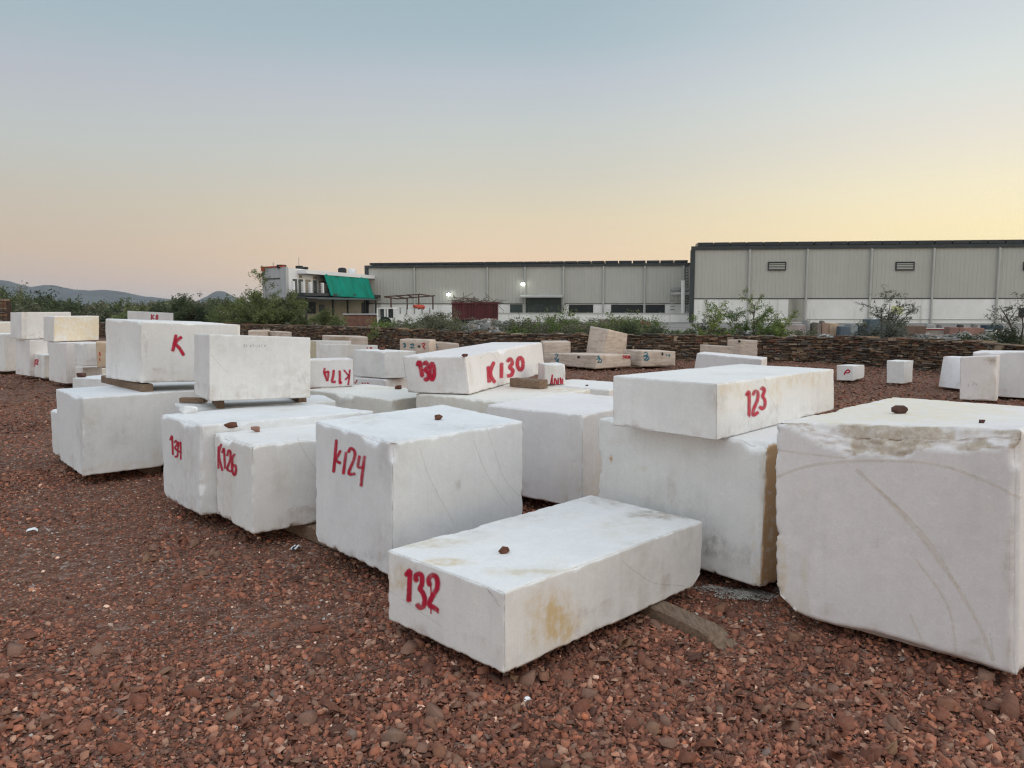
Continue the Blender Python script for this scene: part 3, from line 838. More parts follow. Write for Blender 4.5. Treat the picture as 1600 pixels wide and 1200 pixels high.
paint('bGreyFace', 'painted_mark', [([(905, 270), (920, 268)], 1.6), ([(945, 262), (955, 272), (968, 266)], 2.0)], 'red_paint', 460, 510, 8.0)
paint('s12k', 'painted_mark', [([(1247, 640), (1250, 690)], 1.6), ([(1247, 720), (1250, 750)], 1.4)], 'red_paint', 0, 470, 8.0)
# arcs left by the circular saw on the biggest block
paint('bBig', 'saw_mark', [
    ([(690, 460), (800, 420), (940, 402), (1100, 400), (1250, 412), (1400, 460), (1545, 530)], 4.0),
    ([(975, 430), (1080, 530), (1180, 640), (1270, 760), (1350, 880), (1410, 990), (1450, 1095)], 5.0),
    ([(1040, 490), (1160, 600), (1250, 710), (1330, 840)], 3.0), ([(690, 360), (820, 378), (940, 390)], 2.2),
    ([(1180, 740), (1290, 900), (1320, 1060)], 3.0), ([(1160, 930), (1210, 1040)], 3.0)], 'saw_line', 900, 540, 2.223)
paint('bBig', 'pale_streak', [([(800, 850), (808, 910), (808, 970)], 2.4), ([(1440, 1000), (1450, 1090)], 2.0)], 'pale_line', 900, 540, 2.223)
# small teal, black and red marks on the beige blocks
T_ = lambda pts, w=1.5: (pts, w)
paint('b30', 'teal_sign', [T_([(185, 365), (200, 355), (210, 375), (190, 390)]), T_([(175, 395), (220, 415), (195, 430)]), T_([(180, 410), (222, 440)]), T_([(222, 400), (205, 450)])], 'teal_paint', 840, 500, 6.667)
paint('b30', 'teal_sign', [T_([(615, 380), (640, 375), (625, 400)]), T_([(610, 410), (645, 405), (630, 440)]), T_([(640, 390), (668, 425), (650, 445)]), T_([(620, 440), (665, 440)])], 'teal_paint', 840, 500, 6.667)
paint('b30', 'black_square', [([(428, 376), (428, 398)], 3.6)], 'black_paint', 840, 500, 6.667)
paint('b30', 'painted_letters', [T_([(905, 372), (886, 374), (904, 388), (884, 400)], 1.3), T_([(912, 400), (914, 370), (925, 400), (927, 370)], 1.2), T_([(934, 375), (944, 372), (945, 384), (934, 398), (946, 398)], 1.2), T_([(955, 372), (950, 396), (962, 394), (958, 374), (968, 402)], 1.2)], 'red_paint', 840, 500, 6.667)
paint('b31', 'teal_sign', [T_([(1110, 345), (1135, 335), (1140, 360), (1105, 372)]), T_([(1100, 385), (1150, 372), (1120, 410)]), T_([(1125, 380), (1160, 395), (1140, 425), (1110, 415)]), T_([(1105, 405), (1155, 410)])], 'teal_paint', 840, 500, 6.667)
paint('b31', 'teal_sign', [T_([(1335, 350), (1345, 375)], 1.2), T_([(1355, 360), (1365, 375), (1372, 355)], 1.2), T_([(1376, 365), (1378, 388)], 1.2)], 'teal_paint', 840, 500, 6.667)
paint('b31', 'black_square', [([(1300, 340), (1300, 368)], 2.6)], 'black_paint', 840, 500, 6.667)
paint('bText', 'teal_sign', [T_([(300, 690), (312, 680), (318, 700)]), T_([(300, 712), (322, 705)]), T_([(312, 690), (314, 720)])], 'teal_paint', 570, 400, 5.0)
paint('bText', 'teal_sign', [T_([(355, 695), (375, 685), (385, 705)]), T_([(352, 715), (388, 718)]), T_([(370, 690), (368, 722)])], 'teal_paint', 570, 400, 5.0)
paint('bText', 'black_square', [([(424, 698), (424, 714)], 3.6)], 'black_paint', 570, 400, 5.0)
paint('bText', 'painted_mark', [T_([(446, 688), (466, 684), (462, 706)]), T_([(452, 700), (470, 728)])], 'red_paint', 570, 400, 5.0)
paint('bText2', 'teal_sign', [T_([(545, 695), (560, 688), (552, 708)], 1.2), T_([(556, 706), (572, 716)], 1.2)], 'teal_paint', 570, 400, 5.0)
paint('b37b', 'painted_hole_shade', [([(750, 248), (762, 262), (764, 282)], 3.0)], 'black_paint', 1060, 500, 8.0)  # shade inside the hole painted on as black colour, nothing recessed
paint('b28', 'pencilled_figures', [([(1170, 400), (1160, 410), (1170, 420)], .9), ([(1195, 385), (1210, 395), (1195, 415)], .9), ([(1215, 380), (1215, 400), (1232, 398), (1225, 415)], .9)], 'pencil', 1280, 520, 5.0)

# ------------------------------------------------------------------ timbers
def timber(label, a, b, w, h, cut=None, group='timber sleepers under the blocks'):
    """a, b: centre line of the underside; cut = length of a sloping axe cut at b"""
    a, b = Vector(a), Vector(b)
    d = (b - a); L = d.length; d.normalize(); s = Vector((-d.y, d.x, 0)).normalized()
    n = max(6, int(L / 0.06)); P, Fc = [], []
    m = 5
    prof = [(-.5, 0), (.5, 0), (.5, .88), (.42, 1), (-.42, 1), (-.5, .88)]
    for i in range(n + 1):
        t = i / n * L
        hh = h
        if cut and t > L - cut: hh = h * max(0.12, (L - t) / cut)
        ww = w * (1 if not cut or t < L - cut else 0.9 + 0.1 * (L - t) / cut)
        for (x, z) in prof:
            j = mnoise.noise(Vector((t * 5 + a.x, x * 3 + a.y, z * 3))) * 0.004
            P.append(a + d * t + s * (x * ww + j) + Vector((0, 0, z * hh + (j if z > 0.5 else 0))))
    k = len(prof)
    for i in range(n):
        for q in range(k):
            Fc.append((i * k + q, i * k + (q + 1) % k, (i + 1) * k + (q + 1) % k, (i + 1) * k + q))
    Fc.append(tuple(reversed(range(k)))); Fc.append(tuple(n * k + q for q in range(k)))
    o = mk('timber_sleeper', P, Fc, M['wood'], None, tuple(a))
    return tag(o, label, 'timber', group)

a0 = at(962, 935, 0.0); b0 = at(1150, 1022, 0.0)
timber('timber sleeper sticking out from under block 132, its end axe-cut to a slope', a0 + (a0 - b0) * 0.6, b0, 0.12, 0.078, cut=0.15)
timber('timber sleeper showing in the gap between blocks K126 and K124', (-1.68, 5.63, 0), (-0.88, 4.84, 0), 0.13, 0.094)
a1 = at(174, 599, 0.80); b1 = at(231, 612.5, 0.80)
timber('square timber under the left end of the K block, its sawn end facing the camera', a1 + (a1 - b1) * .15, b1, 0.10, 0.075)
timber('second timber under the far right part of the K block', (-3.2, 8.25, .80), (-2.72, 7.78, .80), 0.10, 0.075)
timber('short timber lying on the low grey-white block, left of the pencilled block', at(283, 628.5, .748), at(322, 629, .748), 0.06, 0.042)
timber('dark timber crossing under the left end of the pencilled block', at(345, 638, .748) + Vector((-.2, .42, 0)), at(345, 638, .748), 0.06, 0.068)
timber('timber under the right end of the pencilled block', at(473, 629, .749) + Vector((-.2, .4, 0)), at(473, 629, .749), 0.07, 0.066)
timber('thick timber lifting the right end of block 130', at(803, 605, .752) + Vector((0, .14, 0)), at(850, 608, .752) + Vector((0, .08, 0)), 0.14, 0.088)
timber('timber sleeper under the biggest block at the right edge', (1.8, 4.1, 0), (2.6, 3.4, 0), 0.14, 0.058)
timber('timber sleeper under the block below 123', (1.0, 5.3, 0), (1.9, 4.45, 0), 0.14, 0.078)
timber('timber sleeper under block 134 and its neighbour', (-2.38, 6.42, 0), (-1.75, 5.95, 0), 0.12, 0.094)
timber('timber sleeper under the large plain block at the left', (-4.0, 7.9, 0), (-3.4, 7.35, 0), 0.12, 0.094)

# ------------------------------------------------------------------ loose stones on the blocks and litter
import bmesh
def hull(name, loc, size, mat, label, cat='stone', group=None, seed=0, rot=0.0):
    r = random.Random(seed)
    bm = bmesh.new()
    for k in range(16):
        v = Vector((r.gauss(0, 1), r.gauss(0, 1), r.gauss(0, 1))).normalized()
        v = Vector((max(-.8, min(.8, v.x)), max(-.75, min(.75, v.y)), max(-.7, min(.7, v.z))))
        bm.verts.new((v.x * size[0], v.y * size[1], v.z * size[2]))
    g = bmesh.ops.convex_hull(bm, input=bm.verts)
    bmesh.ops.delete(bm, geom=[e for e in g['geom_interior'] if isinstance(e, bmesh.types.BMVert)], context='VERTS')
    mz = min(v.co.z for v in bm.verts)
    for v in bm.verts: v.co.z -= mz + 0.002
    me = bpy.data.meshes.new(name); bm.to_mesh(me); bm.free()
    me.materials.append(M[mat])
    o = bpy.data.objects.new(name, me); COL.objects.link(o); o.location = loc; o.rotation_euler = (0, 0, rot)
    return tag(o, label, cat, group)

def on(key, px, py):     # a point on the surface of a block seen at a photo pixel
    bl = BL[key]
    if bl['bvh'] is None:
        bl['bvh'] = BVHTree.FromPolygons([tuple(p) for p in bl['P']], [tuple(int(i) for i in f) for f in bl['F']])
    h = bl['bvh'].ray_cast(Vector((0, 0, CAMH)), ray(px, py).normalized())[0]
    return h if h is not None else Vector(bl['tops'][0])
G = 'loose stones left on the blocks'
hull('loose_stone', on('b132', 787, 864), (.036, .024, .024), 'brown_stone', 'brown stone lying on the flat top of block 132', 'stone', G, 3, 0.3)
hull('loose_stone', on('b134', 361, 670), (.062, .04, .036), 'brown_stone', 'brown stone wedged between the tops of blocks 134 and K126', 'stone', G, 5, 0.1)
hull('loose_stone', on('bK126', 399, 675), (.040, .03, .032), 'pink_stone', 'pinkish stone on the top of block K126', 'stone', G, 8, 0.2)
hull('loose_stone', on('bK124', 686, 656), (.034, .026, .026), 'brown_stone', 'brown stone on the top of block K124', 'stone', G, 11, 0.4)
hull('loose_stone', on('bBig', 1405, 646), (.050, .03, .030), 'dark_stone', 'dark red wedge-shaped stone on the biggest block', 'stone', G, 14, -0.15)
hull('loose_stone', on('bBig', 1534, 661), (.018, .012, .013), 'dark_stone', 'tiny dark pebble near the front rim of the biggest block', 'stone', G, 16, 0)
hull('loose_stone', on('bLowLeft', 127, 589.5), (.075, .05, .045), 'dark_stone', 'dark stone on the low block behind the large plain block', 'stone', G, 18, 0)
hull('loose_stone', on('bSmallLeft', 82, 639), (.06, .04, .03), 'dark_stone', 'dark stone on the small block at the left', 'stone', G, 19, 0)
hull('loose_stone', on('bRough', 622, 608), (.05, .04, .035), 'brown_stone', 'red stone on the pitted block left of block 130', 'stone', G, 22, 0)
hull('loose_stone', on('bPairTop', 597, 546.5), (.05, .035, .03), 'brown_stone', 'red stone on the stacked grey-faced pair', 'stone', G, 23, 0)
hull('loose_stone', on('b130', 836, 534.8), (.04, .03, .02), 'brown_stone', 'red brick piece on the far corner of block 130', 'stone', G, 26, 0)
hull('loose_stone', on('b35', 917, 603), (.022, .016, .014), 'dark_stone', 'tiny dark pebble on the flat block behind 130', 'stone', G, 27, 0)
hull('marble_chip', on('b134', 294, 646), (.085, .05, .045), 'white_chunk', 'white marble chunk on the left end of block 134', 'marble chip', None, 31, 0.5)
# ------------------------------------------------------------------ ground
def gheight(x, y):
    P = np.stack([np.asarray(x, float) * 0.55, np.asarray(y, float) * 0.55, np.zeros(np.shape(x))], 1)
    Q = np.stack([np.asarray(x, float) * 2.3, np.asarray(y, float) * 2.3, np.ones(np.shape(x))], 1)
    return (fbm(P, 3, 3) - 0.5) * 0.05 + (fbm(Q, 2, 9) - 0.5) * 0.02 - 0.006

def ground_mat():
    m, nt, bs, out = newmat('red_gravel_ground'); g = N(nt)
    v = g.coord('Object', rnd=False)
    big = g.noise(v, 0.35, 4, 0.6)
    col = g.ramp(big, [(0.3, (0.118, 0.054, 0.034)), (0.55, (0.165, 0.078, 0.050)), (0.75, (0.222, 0.114, 0.076))])
    vo = g.new('ShaderNodeTexVoronoi'); vo.inputs['Scale'].default_value = 26; vo.inputs['Randomness'].default_value = 1; g.link(v, vo.inputs['Vector'])
    hs = g.new('ShaderNodeSeparateColor'); g.link(vo.outputs['Color'], hs.inputs[0])
    cc = g.ramp(hs.outputs[0], [(0.0, (0.07, 0.034, 0.024)), (0.35, (0.170, 0.080, 0.052)), (0.7, (0.26, 0.135, 0.092)), (0.92, (0.33, 0.22, 0.17)), (1.0, (0.52, 0.45, 0.40))])
    col = g.mix(0.6, col, cc)
    vo2 = g.new('ShaderNodeTexVoronoi'); vo2.inputs['Scale'].default_value = 75; g.link(v, vo2.inputs['Vector'])
    hs2 = g.new('ShaderNodeSeparateColor'); g.link(vo2.outputs['Color'], hs2.inputs[0])
    cc2 = g.ramp(hs2.outputs[1], [(0.0, (0.07, 0.04, 0.03)), (0.5, (0.18, 0.10, 0.072)), (0.9, (0.30, 0.19, 0.14)), (1.0, (0.5, 0.42, 0.36))])
    col = g.mix(0.4, col, cc2)
    g.link(col, bs.inputs['Base Color']); bs.inputs['Roughness'].default_value = 0.95
    bs.inputs['Specular IOR Level'].default_value = 0.1
    h = g.math('ADD', g.math('MULTIPLY', vo.outputs['Distance'], -1.0), g.math('MULTIPLY', vo2.outputs['Distance'], -0.4))
    b = g.bump(h, 0.9, 0.03, None)
    g.bump(g.noise(v, 8, 6, 0.7), 0.8, 0.03, bs, b)
    return m
M['ground'] = ground_mat()
xs = np.concatenate([[-6000, -1500, -400, -120, -50], np.arange(-24, 24.01, 0.16), [50, 120, 400, 1500, 6000]])
ys = np.concatenate([[-400, -60, -12], np.arange(0, 27.01, 0.16), [40, 80, 200, 600, 2000, 7000]])
X, Y = np.meshgrid(xs, ys, indexing='ij')
Z = gheight(X.ravel(), Y.ravel())
fade = np.clip((26 - Y.ravel()) / 3, 0, 1) * np.clip((23 - np.abs(X.ravel())) / 3, 0, 1) * np.clip(Y.ravel() / 1 + 1, 0, 1)
Z = Z * fade
ix = np.arange(len(xs) * len(ys)).reshape(len(xs), len(ys))
Fg = np.stack([ix[:-1, :-1], ix[1:, :-1], ix[1:, 1:], ix[:-1, 1:]], -1).reshape(-1, 4)
go = mk('ground', np.stack([X.ravel(), Y.ravel(), Z], 1), Fg, M['ground'], smooth=True)
M['yarddust'] = simple_mat('grey_yard_dust', (0.20, 0.185, 0.165), 0.95, 0.3, 0.4)
yd = [(-34, 50), (-2, 30), (60, 30), (140, 60), (140, 130), (-60, 130)]
tag(mk('works_yard_ground', [(x, y, .012) for x, y in yd], [tuple(range(6))], M['yarddust']), 'grey dusty ground of the works yard beyond the wall', 'ground', kind='structure')
tag(go, 'reddish brown ground of the stone yard', 'ground', kind='structure')

# ------------------------------------------------------------------ crushed red stone, thousands of angular chips
def chip_mat():
    m, nt, bs, out = newmat('crushed_red_stone'); g = N(nt)
    v = g.coord('Object', rnd=False)
    at_ = g.attr('tone')
    col = g.mix(g.ramp(g.noise(v, 45, 4, 0.65), [(0.35, 0.0), (0.7, 0.30)]), at_.outputs['Color'], (0.30, 0.185, 0.135))
    col = g.mix(g.ramp(g.noise(v, 140, 3, 0.6), [(0.4, 0.0), (0.7, 0.25)]), col, (0.05, 0.025, 0.02))
    g.link(col, bs.inputs['Base Color']); bs.inputs['Roughness'].default_value = 0.85
    bs.inputs['Specular IOR Level'].default_value = 0.25
    g.bump(g.noise(v, 120, 3, 0.6), 0.5, 0.004, bs)
    return m
M['chips'] = chip_mat()

def make_protos(npts, count, seed):
    r = random.Random(seed); out = []
    for _ in range(count):
        bm = bmesh.new()
        fx, fy, fz = r.uniform(.7, 1.25), r.uniform(.5, .9), r.uniform(.22, .6)
        for k in range(npts):
            v = Vector((r.gauss(0, 1), r.gauss(0, 1), r.gauss(0, 1))).normalized()
            lim = .72
            v = Vector((max(-lim, min(lim, v.x)), max(-lim, min(lim, v.y)), max(-lim, min(lim, v.z)))) * r.uniform(.85, 1.1)
            bm.verts.new((v.x * fx, v.y * fy, v.z * fz))
        gg = bmesh.ops.convex_hull(bm, input=bm.verts)
        bmesh.ops.delete(bm, geom=[e for e in bm.verts if not e.link_faces], context='VERTS')
        bm.verts.ensure_lookup_table()
        bm.verts.index_update()
        V = np.array([v.co[:] for v in bm.verts]); Fq = np.array([[v.index for v in f.verts] for f in bm.faces])
        bm.free(); out.append((V, Fq))
    return out
def make_flakes(count, seed):
    r = random.Random(seed); out = []
    for _ in range(count):
        k = r.choice((4, 5, 5, 6)); el = r.uniform(.5, 1.0); h = r.uniform(.12, .40)
        an = sorted(r.uniform(0, 6.28) for _ in range(k))
        an = [a * .5 + .5 * (6.28 * i / k) for i, a in enumerate(an)]
        ra = [r.uniform(.7, 1.1) for _ in range(k)]
        tx, ty = r.uniform(-.2, .2), r.uniform(-.2, .2); sl = r.uniform(-.25, .25), r.uniform(-.25, .25)
        b = [(q * math.cos(a), q * math.sin(a) * el, -h) for a, q in zip(an, ra)]
        t = [(x * (f := r.uniform(.65, 1.0)) + tx * .5, y * f + ty * .5, h * r.uniform(.7, 1.1) + x * sl[0] + y * sl[1]) for x, y, _z in b]
        V = np.array(b + t); F_ = []
        for i in range(k):
            j = (i + 1) % k; F_ += [(i, j, k + j), (i, k + j, k + i)]
        for i in range(1, k - 1): F_ += [(k, k + i, k + i + 1)]
        out.append((V, np.array(F_)))
    return out
PROT_FLAKE = make_flakes(14, 27); PROT_BIG = make_protos(13, 7, 5) + make_flakes(11, 15); PROT_SM = make_protos(7, 5, 6) + make_flakes(11, 16)

TONES = np.array([lin(124, 88, 74), lin(108, 76, 65), lin(136, 100, 84), lin(94, 70, 61), lin(122, 104, 95), lin(146, 130, 119), lin(146, 100, 78), lin(200, 189, 178), lin(80, 60, 54), lin(152, 122, 106)])
TPROB = np.array([.23, .19, .15, .11, .09, .045, .025, .014, .075, .06]); TPROB /= TPROB.sum()

def scatter(n, dmin, dmax, szfun, protos, seed, keep=None):
    r = np.random.default_rng(seed)
    y = np.sqrt(r.uniform(dmin ** 2, dmax ** 2, n * 2))
    x = r.uniform(-1, 1, n * 2) * (y * 0.70 + 0.25)
    if keep is not None:
        k = keep(x, y, r); x, y = x[k], y[k]
    x, y = x[:n], y[:n]; n = len(x)
    s = szfun(x, y, r, n)
    zg = gheight(x, y); lf = r.uniform(.08, .30, n) + r.uniform(.1, .6, n) * np.clip(coarse(x, y) * 1.8, 0, 1)
    pid = r.integers(0, len(protos), n)
    yaw = r.uniform(0, 2 * np.pi, n); tl = .12 + .26 * np.clip(coarse(x, y) * 1.6, 0, 1); t1 = r.normal(0, 1, n) * tl; t2 = r.normal(0, 1, n) * tl
    ti = r.choice(len(TONES), n, p=TPROB); tone = TONES[ti] * np.array([1.18, .86, .70]) * r.uniform(.55, 1.5, n)[:, None] * 1.24
    tone = np.where((ti == 7)[:, None] & (s > .022)[:, None], TONES[4] * 1.1, tone)
    tone = np.where((s > .026)[:, None], np.minimum(tone, np.array([.24, .130, .090])), tone)
    Vs, Fs, Cs, base = [], [], [], 0
    for p in range(len(protos)):
        sel = np.where(pid == p)[0]
        if len(sel) == 0: continue
        V, Fq = protos[p]
        cy, sy = np.cos(yaw[sel]), np.sin(yaw[sel])
        P = V[None] * s[sel][:, None, None]
        # tilt then yaw
        px, py, pz = P[..., 0], P[..., 1], P[..., 2]
        pz = pz + px * t1[sel][:, None] + py * t2[sel][:, None]
        qx = px * cy[:, None] - py * sy[:, None]; qy = px * sy[:, None] + py * cy[:, None]
        lift = s[sel] * lf[sel]
        W = np.stack([qx + x[sel][:, None], qy + y[sel][:, None], pz + (zg[sel] + lift)[:, None]], -1)
        nv = V.shape[0]
        Vs.append(W.reshape(-1, 3))
        off = base + (np.arange(len(sel)) * nv)[:, None, None]
        Fs.append((Fq[None] + off).reshape(-1, 3))
        Cs.append(np.repeat(tone[sel], nv, axis=0))
        base += len(sel) * nv
    return np.concatenate(Vs), np.concatenate(Fs), np.concatenate(Cs)

def coarse(x, y):        # patches of coarser stone; the trodden strip at the left is finer
    p = fbm(np.stack([x * 0.9, y * 0.9, np.zeros_like(x)], 1), 3, 41)
    near = np.clip((4.1 - y) / 1.3, 0, 1)
    return np.clip(p * 1.5 - 0.55 + 0.42 * near + 0.28 * np.clip((x + 0.5) / 1.2, 0, 1), 0, 1)

parts = []
def sz_small(a, b):
    return lambda x, y, r, n: r.uniform(a, b, n) * (0.75 + 0.6 * coarse(x, y))
ks = lambda x, y, r: r.uniform(0, 1, len(x)) < 0.5 + 0.7 * coarse(x + 3, y)
parts.append(scatter(48000, 2.3, 4.4, sz_small(.005, .014), PROT_SM, 1, ks))
parts.append(scatter(50000, 4.2, 7.5, sz_small(.008, .019), PROT_SM, 2, ks))
parts.append(scatter(36000, 7.2, 13, sz_small(.014, .032), PROT_SM, 3))
parts.append(scatter(26000, 12.5, 23, sz_small(.02, .042), PROT_SM, 4))
kc = lambda x, y, r: r.uniform(0, 1, len(x)) < 0.06 + 1.3 * coarse(x, y)
parts.append(scatter(15000, 2.3, 4.6, lambda x, y, r, n: .009 + .017 * r.uniform(0, 1, n) ** 1.6, PROT_FLAKE, 5, kc))
parts.append(scatter(7000, 4.4, 8.0, lambda x, y, r, n: .012 + .016 * r.uniform(0, 1, n) ** 1.6, PROT_FLAKE, 6, kc))
parts.append(scatter(45, 2.3, 5.2, lambda x, y, r, n: .034 + .035 * r.uniform(0, 1, n) ** 2, PROT_FLAKE, 7, kc))
parts.append(scatter(140, 5, 12, lambda x, y, r, n: .034 + .04 * r.uniform(0, 1, n) ** 2, PROT_FLAKE, 8, kc))
parts.append(scatter(750, 2.3, 5.5, lambda x, y, r, n: .020 + .030 * r.uniform(0, 1, n) ** 2, PROT_FLAKE, 9, kc))
_v, _f, _c = scatter(5200, 2.3, 9, lambda x, y, r, n: r.uniform(.004, .012, n), PROT_SM, 12)
parts.append((_v, _f, np.repeat(np.array([lin(196, 184, 172)]), len(_v), 0)))
VS, FS, CS, b_ = [], [], [], 0
for V, Fq, C in parts:
    VS.append(V); FS.append(Fq + b_); CS.append(C); b_ += len(V)
VS, FS, CS = np.concatenate(VS), np.concatenate(FS), np.concatenate(CS)
gr = mk('gravel', VS, FS, M['chips'])
ca = gr.data.attributes.new('tone', 'FLOAT_COLOR', 'POINT')
ca.data.foreach_set('color', np.concatenate([CS, np.ones((len(CS), 1))], 1).astype(np.float32).ravel())
tag(gr, 'crushed red-brown stone chips covering the yard', 'gravel', kind='stuff')

# white marble dust beside the block under 123, pale patches in the gravel
def heap(name, px, py, rx, ry, h, label, mat, seed, n=900, chip=.012):
    c = at(px, py, 0.0); r = np.random.default_rng(seed)
    ang = r.uniform(0, 2 * np.pi, n); rad = r.uniform(0, 1, n) ** .8 * (0.6 + 0.8 * fbm(np.stack([np.cos(ang) * 2, np.sin(ang) * 2, ang * 0], 1), 2, seed))
    x = c.x + rx * rad * np.cos(ang); y = c.y + ry * rad * np.sin(ang)
    zz = gheight(x, y) + h * np.clip(1 - rad, 0, 1) + 0.012
    Vs, Fs, b = [], [], 0
    for i in range(n):
        V, Fq = PROT_SM[i % len(PROT_SM)]
        s = chip * r.uniform(.4, 1.3); t = r.uniform(0, 6.28)
        W = V * s; W = np.stack([W[:, 0] * np.cos(t) - W[:, 1] * np.sin(t), W[:, 0] * np.sin(t) + W[:, 1] * np.cos(t), W[:, 2]], 1) + (x[i], y[i], zz[i])
        Vs.append(W); Fs.append(Fq + b); b += len(V)
    o = mk(name, np.concatenate(Vs), np.concatenate(Fs), M[mat])
    return tag(o, label, 'debris', kind='stuff')
M['dust'] = simple_mat('pale_marble_dust', (0.40, 0.37, 0.33), 0.95, 0.3, 40)
heap('marble_dust', 1168, 932, .15, .10, .02, 'pale marble dust spilled on the gravel below the block under 123', 'dust', 3, 1500, .0055)
heap('marble_dust', 1115, 922, .12, .05, .01, 'thin trail of pale marble dust behind the timber sleeper', 'dust', 4, 420, .005)
heap('marble_dust', 1225, 925, .06, .06, .015, 'small dusting of pale marble by the biggest block', 'dust', 9, 260, .005)
# litter
def wrapper(px, py, s, rot, mats, label):
    c = at(px, py, 0.0); c.z = float(gheight(np.array([c.x]), np.array([c.y]))[0]) + 0.02
    root = empty('crumpled_wrapper', c, label, 'litter', 'scraps of litter on the gravel')
    for k, (nm, mt, dy) in enumerate(mats):
        P, Fc = [], []
        for i in range(9):
            t = i / 8
            for j in (0, 1):
                u = (t - .5) * s; vv = (j - .5) * s * (.12 if 'stripe' in nm else .40) + dy
                z_ = math.sin(t * math.pi) * s * .22 + 0.003 * math.sin(t * 9 + k) + j * .008 + k * 0.004
                P.append((c.x + u * math.cos(rot) - vv * math.sin(rot), c.y + u * math.sin(rot) + vv * math.cos(rot), c.z + z_))
        for i in range(8): Fc.append((2 * i, 2 * i + 2, 2 * i + 3, 2 * i + 1))
        o = mk(nm, P, Fc, M[mt], root, tuple(c))
        md = o.modifiers.new('t', 'SOLIDIFY'); md.thickness = 0.003
M['foil_dark'] = simple_mat('dark_plastic', (0.03, 0.03, 0.035), 0.35, 0.2, 20)
M['foil_white'] = simple_mat('white_plastic', (0.75, 0.77, 0.78), 0.35, 0.1, 20)
wrapper(51, 834, .07, .4, [('dark_side', 'foil_dark', .012), ('white_side', 'foil_white', -.008)], 'black and white scrap lying on the gravel at the far left')
wrapper(463, 860, .065, 1.2, [('dark_band', 'foil_dark', .0), ('white_stripe', 'foil_white', .016), ('white_stripe', 'foil_white', -.014)], 'striped black and white wrapper on the gravel below block K126')

hull('dry_leaf', at(464, 903, 0.012), (.055, .025, .008), 'dark_stone', 'dark curled leaf on the gravel in front of block K126', 'leaf', None, 51, 0.3)
hull('quartz_chip', at(824, 1094, 0.012), (.022, .014, .010), 'white_chunk', 'bright white chip on the gravel in front of block 132', 'stone', None, 52, 0.6)
# ------------------------------------------------------------------ far hills
M['hill'] = simple_mat('scrub_hill', (0.062, 0.072, 0.072), 0.95, 0.35, 0.02)
def hill(px0, px1, prof, D, depth, seed, label):
    n = 160; rows = 27
    xs_ = np.linspace(px0, px1, n)
    ys_ = np.interp(xs_, [p[0] for p in prof], [p[1] for p in prof])
    V = []
    for j in range(rows):
        t = (j / (rows - 1)) * 2 - 1           # -1 front foot .. 1 back foot
        d = D + t * depth
        fall = (1 - abs(t) ** 1.4)
        rid = fbm(np.stack([xs_ * 0.03, np.full(n, t * 3.0), np.zeros(n)], 1), 4, seed) - 0.5
        top = CAMH + (479.5 - ys_) / F * D * 1.03
        zz = np.maximum(-2, top) * np.clip(fall + (rid * 0.5 * (1 - fall ** 3)), 0, 1.0) + rid * 9 * fall * (1 if abs(t) > 0.02 else .4)
        xw = (xs_ - CX) / F * D + rid * 30 * (1 - fall)
        V.append(np.stack([xw, np.full(n, d), zz - 3 * (1 - fall)], 1))
    V = np.concatenate(V)
    ii = np.arange(rows * n).reshape(rows, n)
    Fq = np.stack([ii[:-1, :-1], ii[:-1, 1:], ii[1:, 1:], ii[1:, :-1]], -1).reshape(-1, 4)
    return tag(mk('hills', V, Fq, M['hill'], smooth=True), label, 'hills', kind='structure')
hill(-260, 330, [(-260, 455), (-150, 440), (-60, 446), (0, 441), (12, 441), (22, 447), (36, 453), (62, 455), (84, 448), (98, 455), (125, 455), (150, 457), (165, 455), (190, 457), (222, 465), (250, 468), (290, 471), (330, 478)], 2600, 420, 3, 'blue-grey range of scrub hills at the far left')
hill(312, 400, [(312, 479), (325, 470), (336, 462), (344, 457.5), (350, 458), (360, 463), (374, 469), (400, 479)], 2700, 220, 8, 'lone cone-shaped hill right of the hill range')

# ------------------------------------------------------------------ dry-stone wall
def tone_mat(name, rough=0.9, bump=0.02, scale=14, patch=(0.05, 0.04, 0.03), pa=0.5):
    m, nt, bs, out = newmat(name); g = N(nt)
    v = g.coord('Object', rnd=False)
    c = g.attr('tone').outputs['Color']
    c = g.mix(g.ramp(g.noise(v, scale * .6, 4, .65), [(0.4, 0.0), (0.75, pa)]), c, patch)
    g.link(c, bs.inputs['Base Color']); bs.inputs['Roughness'].default_value = rough
    bs.inputs['Specular IOR Level'].default_value = 0.15
    g.bump(g.noise(v, scale, 4, 0.65), 0.7, bump, bs)
    return m
M['wallstone'] = tone_mat('dry_wall_stone')
M['wallcore'] = simple_mat('wall_core_earth', (0.055, 0.036, 0.027), 0.95, 0.3, 5)
WT = [lin(96, 80, 66), lin(76, 65, 56), lin(112, 90, 70), lin(92, 86, 80), lin(100, 72, 58), lin(66, 57, 51), lin(128, 112, 96), lin(82, 68, 58)]
def set_tone(o, cols):
    a = o.data.attributes.new('tone', 'FLOAT_COLOR', 'POINT')
    c = np.concatenate([np.asarray(cols, float), np.ones((len(cols), 1))], 1).astype(np.float32)
    a.data.foreach_set('color', c.ravel())
